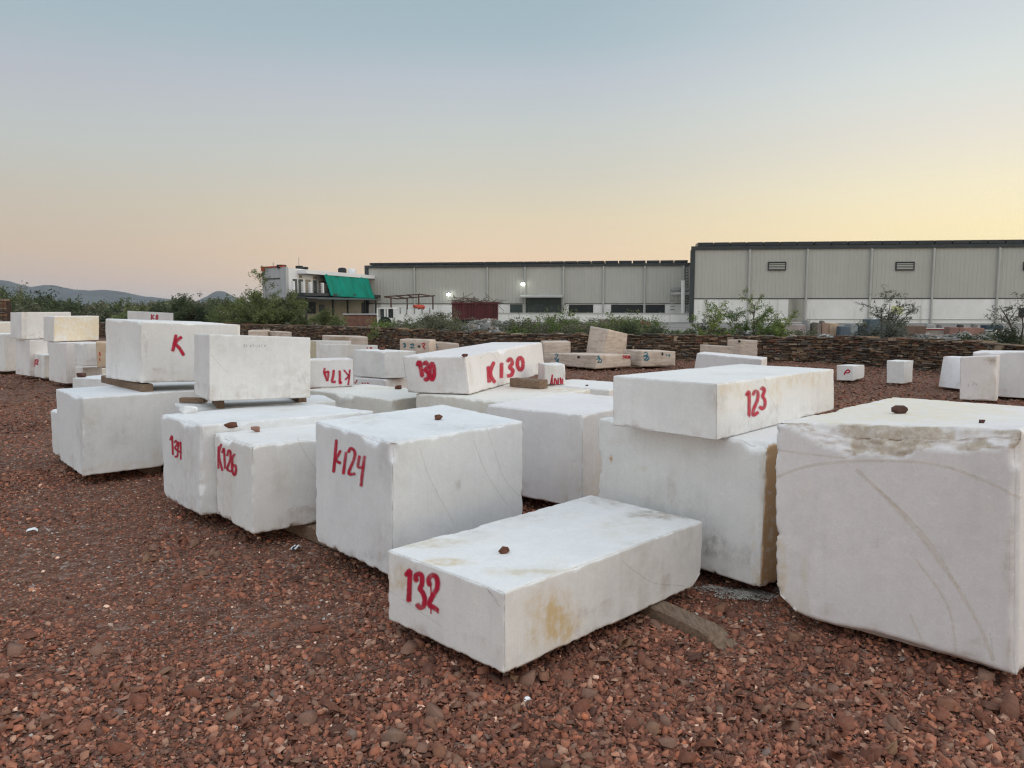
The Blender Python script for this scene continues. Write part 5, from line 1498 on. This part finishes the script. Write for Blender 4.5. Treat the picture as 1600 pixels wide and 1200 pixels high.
# lean-to roof
M['sheet'] = simple_mat('dark_roof_sheet', (0.07, 0.075, 0.075), 0.5, 0.3, 1.0)
mb = MB(); s0, s1 = fo.off(3.2).s_(497), fo.off(3.2).s_(596)
mb.hexa([fo.P(s0, z1 - .62, 3.2), fo.P(s1, z1 - .62, 3.2), fo.P(s1, z1 - .32, .1), fo.P(s0, z1 - .32, .1), fo.P(s0, z1 - .55, 3.2), fo.P(s1, z1 - .55, 3.2), fo.P(s1, z1 - .25, .1), fo.P(s0, z1 - .25, .1)])
mb.build('lean_to_roof', M['sheet'], ob, OR)
for px, py, sx_, h_ in ((455.5, 417, .32, .30), (482.5, 420, .16, .36), (490.5, 421.5, .16, .3)):
    mb = MB(); s = fo.s_(px); fo.box(mb, s - sx_, ztop - .02, s + sx_, ztop + h_, -1.2, -.6); mb.build('roof_box', M['dark'], ob, OR)
mb = MB(); s = fo.s_(483.5); mb.tube([fo.P(s, ztop, -1), fo.P(s, ztop + 1.15, -1)], [.03, .02], 5); mb.build('antenna', M['metal'], ob, OR)
mb = MB(); s = fo.s_(443); mb.tube([fo.P(-.4, ztop, -1), fo.P(-.4, ztop + .45, -1)], [.03, .03], 5); mb.build('antenna', M['metal'], ob, OR)
for px, mt, lab in ((556, 'dark', 'black water tank on the office roof above the green net'), (570.5, 'owhite', 'white water tank on the office roof beside the warehouse')):
    s = fo.s_(px); mb = MB(); p = fo.P(s, ztop, -1.5)
    mb.tube([p, p + Vector((0, 0, .06)), p + Vector((0, 0, .5)), p + Vector((0, 0, .62)), p + Vector((0, 0, .66))], [.42, .45, .45, .34, .1], 14)
    tag(mb.build('water_tank', M[mt], None, tuple(p), True), lab, 'water tank', 'water tanks on the office roof')
# green net hung over the right half of the balcony
def net():
    m, nt, bs, out = newmat('green_shade_net'); g = N(nt)
    v = g.coord('Object', rnd=False)
    n = g.noise(g.coord('Object', (1, 1, .15), False), 1.5, 4, .6)
    c = g.ramp(n, [(0.3, (0.0, 0.155, 0.105)), (0.7, (0.0, 0.235, 0.165))])
    g.link(c, bs.inputs['Base Color']); return m
M['net'] = net()
NX, NZ = 40, 16; V = []
for j in range(NZ + 1):
    t = j / NZ
    for i in range(NX + 1):
        u_ = i / NX
        a_ = at_d(504.5, 424.5, 75).lerp(at_d(575, 431.5, 84.5), u_)
        b_ = at_d(515, 462.5, 74.4).lerp(at_d(586, 467, 83.6), u_)
        q = a_.lerp(b_, t) + Vector((0, 0, -.10 * math.sin(u_ * math.pi) * (1 - t)))
        q += fo.n * (.10 * math.sin(u_ * 17 + t * 2) * (.3 + t) + .06 * math.sin(u_ * 41))
        V.append(q)
Fq = [(j * (NX + 1) + i, j * (NX + 1) + i + 1, (j + 1) * (NX + 1) + i + 1, (j + 1) * (NX + 1) + i) for j in range(NZ) for i in range(NX)]
no = mk('shade_net', V, Fq, M['net'], None, V[0], True)
md = no.modifiers.new('t', 'SOLIDIFY'); md.thickness = .02
tag(no, 'bright green shade net hung over the office balcony', 'net')

# --- low things in the works yard
M['brickred'] = simple_mat('red_brick_wall', (0.17, 0.085, 0.06), 0.9, 0.4, 2.5, .01)
o = rectbox(538, 491.5, 590, 505, 56, .25, 0.0).build('brick_wall', M['brickred'])
tag(o, 'short red brick wall in front of the office', 'wall')
x0, x1 = (538 - CX) / F * 56, (590 - CX) / F * 56; zt_ = at_d(540, 491.5, 56).z
mb = MB(); mb.box(x0 - .05, 55.94, zt_ - .015, x1 + .05, 56.31, zt_ + .07); mb.build('coping', M['concrete'], o)
# white lorry: open cab frame and a long white side
M['lorry'] = simple_mat('worn_white_paint', (0.68, 0.67, 0.64), 0.6, 0.12, 1.5)
D = 52.0
lr = empty('parked_lorry', at_d(640, 505, D), 'white lorry with an open framed cab behind the bushes, right of the brick wall', 'lorry')
LO = tuple(lr.location)
X = lambda px: (px - CX) / F * D
Zp = lambda py: at_d(640, py, D).z
mb = MB(); mb.box(X(590), D, 0.25, X(617), D + 1.9, Zp(497)); mb.build('cab_base', M['lorry'], lr, LO)
mb = MB()
for px in (590.6, 602, 606, 616.3): mb.box(X(px) - .05, D + .02, Zp(497) + .004, X(px) + .05, D + .12, Zp(482.5))
for px in (590.6, 616.3): mb.box(X(px) - .05, D + 1.78, Zp(497) + .004, X(px) + .05, D + 1.88, Zp(482.5))
mb.box(X(589.8), D, Zp(482.4), X(617), D + 1.9, Zp(480.8)); mb.build('cab_frame', M['lorry'], lr, LO)
mb = MB(); mb.box(X(592), D + .8, Zp(497) + .01, X(615), D + .86, Zp(483)); mb.build('cab_window', M['odoor'], lr, LO)
mb = MB(); mb.box(X(617.6), D + .05, .45, X(690), D + 2.0, Zp(484)); mb.build('cargo_body', M['lorry'], lr, LO)
for px in (626, 636, 648, 660, 672):
    mb = MB(); mb.box(X(px) - .03, D + .0, Zp(490), X(px) + .03, D + .045, Zp(481)); mb.build('stake', M['metal'], lr, LO)
for px in (602, 668):
    mb = MB(); mb.tube([(X(px), D - .02, .45), (X(px), D + .28, .45)], [.45, .45], 16); mb.build('wheel', M['dark'], lr, LO)
hull('red_bundle', (X(653), D + .8, Zp(484)), (.55, .5, .24), 'redcloth', 'red bundle lying on top of the white lorry', 'bundle', None, 40)
# bare steel frame
D2 = 60.0; fr_ = empty('steel_frame', at_d(640, 500, D2), 'bare rusty steel canopy frame on posts behind the white lorry', 'frame')
X2 = lambda px: (px - CX) / F * D2
for px, yt in ((612, 464.5), (633, 466), (655, 460.5), (674, 463)):
    mb = MB(); mb.bar((X2(px), D2 + (1.5 if px in (633, 674) else 0), 0), (X2(px), D2 + (1.5 if px in (633, 674) else 0), at_d(px, yt, D2).z), .10); mb.build('post', M['rust'], fr_, tuple(fr_.location))
mb = MB()
for (a, ya, b, yb, o1, o2) in ((600, 463.5, 656, 460, 0, 0), (620, 467, 680, 462, 1.5, 1.5), (618, 462, 634, 466.5, 0, 1.5), (637, 460.5, 645, 465.5, 0, 1.5), (655, 459.5, 676, 463, 0, 1.5), (601, 464, 622, 467, 0, 1.5)):
    mb.bar(tuple(at_d(a, ya, D2 + o1)), tuple(at_d(b, yb, D2 + o2)), .09)
mb.build('roof_bars', M['rust'], fr_, tuple(fr_.location))
# maroon truck body heaped with cut branches
D3 = 50.0; X3 = lambda px: (px - CX) / F * D3
M['maroon'] = simple_mat('maroon_steel', (0.105, 0.028, 0.030), 0.6, 0.35, 2.0, 0, 0, True)
tb_ = empty('truck_body', at_d(742, 500, D3), 'maroon corrugated truck body heaped with dry branches', 'truck body')
zt3, zb3 = at_d(742, 474.5, D3).z, at_d(742, 497, D3).z
V, Fq = [], []; pr = []
nr = 15
for i in range(nr):
    a = X3(706.5) + (X3(778) - X3(706.5)) * i / nr; w_ = (X3(778) - X3(706.5)) / nr
    pr += [(a, 0), (a + w_ * .55, 0), (a + w_ * .68, -.07), (a + w_ * .9, -.07)]
pr.append((X3(778), 0)); k = len(pr)
V = [(x, D3 + y, zb3) for x, y in pr] + [(x, D3 + y, zt3) for x, y in pr]
mk('side_panel', V, [(i, i + 1, k + i + 1, k + i) for i in range(k - 1)], M['maroon'], tb_, tuple(tb_.location))
mb = MB(); mb.box(X3(706.5) + .01, D3 + .02, zb3, X3(778) - .01, D3 + 2.2, zt3 - .1); mb.build('hold', M['maroon'], tb_, tuple(tb_.location))
mb = MB(); mb.box(X3(706), D3 - .1, zt3 + .003, X3(778.5), D3 + .02, zt3 + .08); mb.box(X3(706), D3 - .1, zb3 - .1, X3(778.5), D3 + .02, zb3 - .003); mb.build('rail', M['maroon'], tb_, tuple(tb_.location))
mb = MB(); mb.box(X3(708), D3 + .1, .0, X3(777), D3 + 2.0, zb3 - .11); mb.build('chassis', M['dark'], tb_, tuple(tb_.location))
mb = MB(); rr = random.Random(4)
for i in range(80):
    px = rr.uniform(708, 776); c = Vector((X3(px), D3 + rr.uniform(.2, 1.8), zt3 + rr.uniform(-.05, .36) * math.exp(-((px - 728) / 20) ** 2) + rr.uniform(0, .10)))
    dv = Vector((rr.gauss(0, 1), rr.gauss(0, .4), rr.gauss(0.05, .22))).normalized() * rr.uniform(.3, .9)
    mb.bar(c - dv, c + dv, .022)
bo = mb.build('cut_branches', M['rust'], None); tag(bo, 'tangle of dry cut branches piled on the maroon truck body', 'branches', kind='stuff')

# ------------------------------------------------------------------ vegetation
def leaf_mat(name):
    m, nt, bs, out = newmat(name); g = N(nt)
    c = g.attr('tone').outputs['Color']
    g.link(c, bs.inputs['Base Color']); bs.inputs['Roughness'].default_value = 0.7
    bs.inputs['Specular IOR Level'].default_value = 0.2
    tl = g.new('ShaderNodeBsdfTranslucent'); g.link(c, tl.inputs[0])
    mx = g.new('ShaderNodeMixShader'); mx.inputs[0].default_value = 0.25
    g.link(bs.outputs[0], mx.inputs[1]); g.link(tl.outputs[0], mx.inputs[2]); g.link(mx.outputs[0], out.inputs[0])
    return m
M['leaf'] = leaf_mat('small_leaves')
M['bark'] = simple_mat('grey_brown_bark', (0.085, 0.065, 0.05), 0.9, 0.3, 12, .01)

def leaves(P, tone, size, r, elong=2.6, droop=0.3):
    n = len(P)
    d = r.normal(0, 1, (n, 3)); d[:, 2] = d[:, 2] * .6 - droop
    d /= np.linalg.norm(d, axis=1)[:, None]
    e = np.cross(d, r.normal(0, 1, (n, 3))); e /= np.linalg.norm(e, axis=1)[:, None] + 1e-9
    L = size * r.uniform(.6, 1.4, n)[:, None]; Wd = L / elong
    V = np.stack([P - e * Wd * .5, P + d * L * .5 - e * Wd * .15 + e * Wd * .6, P + d * L, P + d * L * .45 - e * Wd * .75], 1).reshape(-1, 3)
    Fq = np.arange(n * 4).reshape(n, 4)
    return V, Fq, np.repeat(tone, 4, axis=0)

def grow(r, base, h, spread, nstem, lean=(0, 0), arch=0.5, twigs=9, sub=5):
    """returns branch polylines with radii, and twig sample points"""
    br, tw = [], []
    def seg(p, d, L, rad, lvl, n=6):
        pts, rads = [p], [rad]
        for i in range(n):
            d = (d + Vector((r.gauss(0, .16), r.gauss(0, .16), r.gauss(0, .08) - arch * (.05 + .05 * lvl) * (i / n) * 2))).normalized()
            p = p + d * (L / n); pts.append(p); rads.append(rad * (1 - .8 * (i + 1) / n))
        br.append((pts, rads, lvl))
        if lvl >= 2:
            tw.append(pts)
        if lvl < 3:
            cnt = (sub if lvl == 0 else (twigs if lvl == 1 else 4))
            for k in range(cnt):
                t = r.uniform(.3 if lvl == 0 else .15, 1.0); i = min(n - 1, int(t * n)); q = pts[i].lerp(pts[i + 1], t * n - i)
                dd = (pts[i + 1] - pts[i]).normalized()
                side = Vector((r.gauss(0, 1), r.gauss(0, 1), r.gauss(0.1, .5))).normalized()
                nd = (dd * .75 + side * .8).normalized()
                seg(q, nd, L * r.uniform(.32, .55), rads[i] * .55, lvl + 1, 5 if lvl < 2 else 4)
    for s in range(nstem):
        a = 2 * math.pi * (s + r.random() * .6) / nstem
        d = Vector((math.cos(a) * spread + lean[0], math.sin(a) * spread + lean[1], 1.0)).normalized()
        seg(Vector(base) + Vector((math.cos(a) * .06, math.sin(a) * .06, 0)), d, h * r.uniform(.75, 1.1), .018 * h + .012, 0, 7)
    return br, tw

def tree(name, label, px, d, h, spread, nstem, nleaf, leaf, tones, seed, lean=(0, 0), arch=.5, twigs=9, sub=5, cat='tree', group=None, z0=0.0, cluster=.05, droop=.3):
    r = random.Random(seed); rn = np.random.default_rng(seed)
    base = Vector(((px - CX) / F * d, d, z0))
    br, tw = grow(r, base, h, spread, nstem, lean, arch, twigs, sub)
    root = empty(name, base, label, cat, group)
    mb = MB()
    for pts, rads, lvl in br:
        if lvl < 3: mb.tube(pts, [max(.004, x) for x in rads], 5 if lvl < 2 else 3)
    mb.build('trunk', M['bark'], root, tuple(base))
    pts = []
    for t in tw:
        for a, b in zip(t[:-1], t[1:]): pts.append((a, b))
    A = np.array([p[0][:] for p in pts]); B = np.array([p[1][:] for p in pts])
    k = rn.integers(0, len(A), nleaf); f = rn.uniform(0, 1, nleaf)[:, None]
    P = A[k] * (1 - f) + B[k] * f + rn.normal(0, cluster, (nleaf, 3))
    P = P[P[:, 2] > z0 + .02]
    tn = fbm(P * 1.6, 2, seed)[:, None]
    tone = np.array(tones[0]) * (1 - np.clip(tn * 2.2 - .6, 0, 1)) + np.array(tones[1]) * np.clip(tn * 2.2 - .6, 0, 1)
    tone = tone * rn.uniform(.65, 1.35, (len(P), 1))
    V, Fq, C = leaves(P, tone, leaf, rn, droop=droop)
    o = mk('crown', V, Fq, M['leaf'], root, tuple(base)); set_tone(o, C)
    return root
OLIVE = ((0.083, 0.105, 0.043), (0.182, 0.217, 0.085)); GREEN = ((0.090, 0.140, 0.037), (0.206, 0.264, 0.074)); DUSTY = ((0.090, 0.095, 0.060), (0.189, 0.189, 0.123)); DARKG = ((0.046, 0.062, 0.033), (0.099, 0.123, 0.060))
GREYG = ((0.083, 0.090, 0.074), (0.173, 0.182, 0.140))
tree('acacia_tree', 'large feathery olive acacia tree left of the office building', 432, 37.5, 2.35, 1.1, 9, 34000, .085, OLIVE, 3, (-.25, 0), .55, 9, 6, droop=.35)
tree('acacia_tree', 'feathery acacia bush leaning left at the edge of the large acacia', 400, 38.5, 1.75, 1.0, 6, 18000, .085, OLIVE, 31, (-.3, 0), .55, 8, 6)
tree('acacia_tree', 'low spreading acacia in front of the office lean-to', 492, 37.0, 1.35, 1.1, 6, 14000, .075, OLIVE, 37, (.2, 0), .5, 8, 5)
tree('acacia_tree', 'dark bushy acacia below the lone cone-shaped hill', 296, 47, 2.0, 1.0, 7, 26000, .10, DARKG, 8, (0, 0), .4, 9, 6)
tree('acacia_tree', 'smaller dark acacia left of the bushy one below the cone-shaped hill', 256, 49, 1.7, .9, 6, 18000, .10, DARKG, 9, (0, 0), .4, 8, 5)
tree('thorn_tree', 'bright green tree with long arching shoots in front of the tall warehouse', 1172, 27.5, 1.42, .62, 6, 8500, .055, GREEN, 14, (.3, 0), .75, 8, 5, cluster=.03, z0=.1)
tree('thorn_tree', 'sparse grey-green thorn tree in front of the white lower wall and slabs', 1386, 26, 1.5, .22, 4, 4200, .05, GREYG, 18, (-.02, 0), .15, 7, 5, cluster=.02, z0=.1)
tree('thorn_tree', 'thin thorny tree cut off by the right edge of the photo', 1600, 22, 1.6, .4, 4, 3000, .05, GREYG, 21, (0, 0), .2, 7, 5, cluster=.02, z0=.1)
tree('bush', 'green leafy shoot rising above the rubble left of the bright green tree', 1098, 25.0, 1.25, .35, 4, 2600, .06, GREEN, 25, (0.05, 0), .2, 5, 4, 'bush', cluster=.03, z0=.1)
tree('bush', 'dense dark green bush on the wall at the right edge', 1578, 19.4, 1.05, 1.3, 7, 9000, .06, DARKG, 26, (0, 0), .6, 7, 5, 'bush', cluster=.05, z0=.15)
tree('bush', 'dark bushy plant among the blue-grey slabs below the thorn tree', 1378, 25.2, .85, 1.0, 6, 5000, .06, GREYG, 27, (0, 0), .4, 6, 5, 'bush', cluster=.04, z0=.2)
tree('bush', 'green bush by the bright green tree, right of its trunk', 1208, 25.4, .75, 1.1, 6, 4500, .06, GREEN, 28, (0, 0), .4, 6, 5, 'bush', cluster=.04, z0=.3)
tree('bush', 'feathery bush in front of the white lorry', 686, 30.0, .95, .8, 6, 6000, .06, DUSTY, 29, (.1, 0), .4, 7, 5, 'bush', z0=.2)
tree('bush', 'dark round bush against the wall near block 123, below the dock', 1000, 24.6, .75, 1.0, 5, 3000, .06, DARKG, 33, (0, 0), .4, 6, 5, 'bush', z0=.25)

def merged(name, label, specs, tones, seed, cat, leafsize, leaf_per):
    """low growth nobody could count: many small plants in one object"""
    r = random.Random(seed); rn = np.random.default_rng(seed); Vs, Fs, Cs, b = [], [], [], 0
    for (px, d, h, sp, z0) in specs:
        base = ((px - CX) / F * d, d, z0)
        br, tw = grow(r, base, h, sp, 4, (r.gauss(0, .2), 0), .5, 4, 4)
        A = np.array([a[:] for t in tw for a in t[:-1]]); B = np.array([a[:] for t in tw for a in t[1:]])
        n = leaf_per; k = rn.integers(0, len(A), n); f = rn.uniform(0, 1, n)[:, None]
        P = A[k] * (1 - f) + B[k] * f + rn.normal(0, .05 * h, (n, 3)); P = P[P[:, 2] > 0]
        tt = r.choice(tones); tn = rn.uniform(0, 1, (len(P), 1))
        tone = (np.array(tt[0]) * (1 - tn) + np.array(tt[1]) * tn) * r.uniform(.75, 1.25)
        V, Fq, C = leaves(P, tone, leafsize, rn); Vs.append(V); Fs.append(Fq + b); Cs.append(C); b += len(V)
    o = mk(name, np.concatenate(Vs), np.concatenate(Fs), M['leaf']); set_tone(o, np.concatenate(Cs))
    return tag(o, label, cat, kind='stuff')
r_ = random.Random(77)
sp1 = [(r_.uniform(595, 715), r_.uniform(29, 34), r_.uniform(.5, .85), .8, .25) for _ in range(34)]
sp1 += [(r_.uniform(800, 1010), r_.uniform(25.5, 30), r_.uniform(.45, 1.0), .8, .3) for _ in range(44)]
sp1 += [(r_.uniform(735, 800), r_.uniform(28, 30), r_.uniform(.2, .4), .8, .3) for _ in range(6)]
sp1 += [(r_.uniform(1010, 1130), r_.uniform(24.5, 27), r_.uniform(.35, .6), .9, .4) for _ in range(14)]
sp1 += [(r_.uniform(1130, 1270), r_.uniform(25, 27), r_.uniform(.3, .5), .9, .4) for _ in range(7)]
merged('undergrowth', 'dusty green weeds and shoots growing along the far side of the wall', sp1, [DUSTY, OLIVE, GREEN, DUSTY], 5, 'weeds', .07, 900)
sp2 = []
for px in range(-70, 440, 7):
    base_top = np.interp(px, [-70, 0, 30, 60, 100, 150, 200, 240, 300, 420], [458, 459, 460, 466, 474, 478, 478, 475, 474, 475])
    for _ in range(2):
        d = r_.uniform(56, 90); zt__ = 1.6 + (478 - base_top - r_.uniform(-1, 5)) * d / F
        sp2.append((px + r_.uniform(-5, 5), d, max(1.4, zt__), .8, 0))
merged('treeline', 'distant mass of dark thorn trees below the hills at the left', sp2, [DARKG, OLIVE, DUSTY, DARKG], 6, 'trees', .20, 1000)
# ------------------------------------------------------------------ sky and light
w = bpy.data.worlds.new('World'); scene.world = w; w.use_nodes = True
nt = w.node_tree; nt.nodes.clear(); g = N(nt)
outw = g.new('ShaderNodeOutputWorld')
SUN_EL, SUN_AZ = 17.0, 80.0        # degrees; azimuth clockwise from +Y
tc = g.new('ShaderNodeTexCoord')
sx = g.new('ShaderNodeSeparateXYZ'); g.link(tc.outputs['Generated'], sx.inputs[0])
z = sx.outputs['Z']
hx = g.math('DIVIDE', sx.outputs['X'], g.math('SQRT', g.math('MAXIMUM', g.math('SUBTRACT', 1.0, g.math('MULTIPLY', z, z)), 1e-4)))
zf = g.math('POWER', g.math('MAXIMUM', z, 0.0), 0.5)        # ramp position = sqrt(sin elevation)
def skyramp(pts, top, zen):
    st = [(math.sqrt(max(e, 0)), lin(*c)) for e, c in pts]
    st = [(p, c) for p, c in st] + [(0.80, top), (1.0, zen)]
    return g.ramp(zf, st)
ZB = 1.0
top = tuple(c * TOPK for c in (0.62, 0.68, 0.74)) if 'TOPK' in globals() else (0.76, 0.86, 0.97)
zen = tuple(c * 1.1 for c in top)
left = skyramp([(0.0, (188, 176, 172)), (0.0255, (197, 180, 173)), (0.066, (206, 186, 167)), (0.119, (202, 193, 178)), (0.182, (195, 199, 196)), (0.243, (188, 192, 200)), (0.301, (171, 189, 197)), (0.38, (165, 184, 195))], top, zen)
mid = skyramp([(0.0, (243, 212, 182)), (0.062, (242, 213, 180)), (0.110, (229, 214, 185)), (0.156, (215, 210, 195)), (0.215, (203, 208, 204)), (0.265, (193, 200, 208)), (0.31, (173, 192, 200)), (0.38, (163, 184, 195))], top, zen)
right = skyramp([(0.0, (255, 232, 176)), (0.086, (262, 243, 193)), (0.132, (254, 242, 207)), (0.17, (243, 235, 214)), (0.2, (236, 231, 219)), (0.243, (225, 230, 224)), (0.301, (212, 219, 222)), (0.38, (196, 206, 212))], top, zen)
def sstep(v, a, b):
    m = g.new('ShaderNodeMapRange', interpolation_type='SMOOTHSTEP')
    m.inputs[1].default_value = a; m.inputs[2].default_value = b
    g.link(v, m.inputs[0]); return m.outputs[0]
c = g.mix(g.math('MULTIPLY', g.math('ADD', hx, 0.56), 1 / 0.56) if False else sstep(hx, -0.62, 0.02), left, mid)
c = g.mix(sstep(hx, 0.0, 0.60), c, right)
# faint large-scale unevenness of the dusk sky
# added fill: sky behind the camera tinted and brightened to lift facing sides
back = sstep(g.math('MULTIPLY', sx.outputs['Y'], -1.0), -0.05, 0.75)
c = g.mix(back, c, (1.04, 0.99, 0.965), 'MULTIPLY')
bg = g.new('ShaderNodeBackground'); g.link(c, bg.inputs[0])
g.link(g.math('ADD', 0.94, g.math('MULTIPLY', back, 0.75)), bg.inputs[1])
sky = g.new('ShaderNodeTexSky'); sky.sky_type = 'NISHITA'; sky.sun_disc = False
sky.sun_elevation = math.radians(SUN_EL); sky.sun_rotation = math.radians(SUN_AZ)
bg2 = g.new('ShaderNodeBackground'); g.link(sky.outputs[0], bg2.inputs[0]); bg2.inputs[1].default_value = NISH if 'NISH' in globals() else 0.006
ad = g.new('ShaderNodeAddShader'); g.link(bg.outputs[0], ad.inputs[0]); g.link(bg2.outputs[0], ad.inputs[1])
g.link(ad.outputs[0], outw.inputs[0])

sun = bpy.data.lights.new('sun', 'SUN'); sun.energy = 1.05; sun.angle = math.radians(50); sun.color = (1.0, 0.90, 0.76)
so = bpy.data.objects.new('sun', sun); COL.objects.link(so)
az, el = math.radians(SUN_AZ), math.radians(SUN_EL)
d = Vector((math.sin(az) * math.cos(el), math.cos(az) * math.cos(el), math.sin(el)))
so.rotation_euler = d.to_track_quat('Z', 'Y').to_euler(); so.location = d * 60

# ------------------------------------------------------------------ evening haze: one even box of air over the whole scene
HD = 0.00010
if HD > 0:
    mb = MB(); mb.box(-5800, -380, -4, 5800, 6500, 95)
    hm = bpy.data.materials.new('evening_haze'); hm.use_nodes = True
    hn = hm.node_tree; hn.nodes.clear()
    ho = hn.nodes.new('ShaderNodeOutputMaterial'); hv = hn.nodes.new('ShaderNodeVolumePrincipled')
    hv.inputs['Color'].default_value = (0.78, 0.86, 0.97, 1); hv.inputs['Density'].default_value = HD
    hn.links.new(hv.outputs[0], ho.inputs['Volume'])
    tag(mb.build('haze', hm), 'thin evening haze over the yard and the hills', 'haze', kind='stuff')

cam = bpy.data.cameras.new('camera'); co = bpy.data.objects.new('camera', cam); COL.objects.link(co)
cam.sensor_width = 36; cam.lens = 36 * F / 1600; cam.clip_start = 0.1; cam.clip_end = 20000
co.location = (0, 0, CAMH); co.rotation_euler = (math.pi / 2 - PITCH, 0, 0)
scene.camera = co
scene.view_settings.view_transform = 'Standard'; scene.view_settings.look = 'None'
scene.view_settings.exposure = 0; scene.view_settings.gamma = 1
scene.cycles.filter_width = 1.25
scene.cycles.max_bounces = 6; scene.cycles.transparent_max_bounces = 12
scene.cycles.diffuse_bounces = 4
scene.cycles.use_denoising = True
scene.cycles.denoising_prefilter = 'ACCURATE'
scene.cycles.denoising_input_passes = 'RGB_ALBEDO_NORMAL'
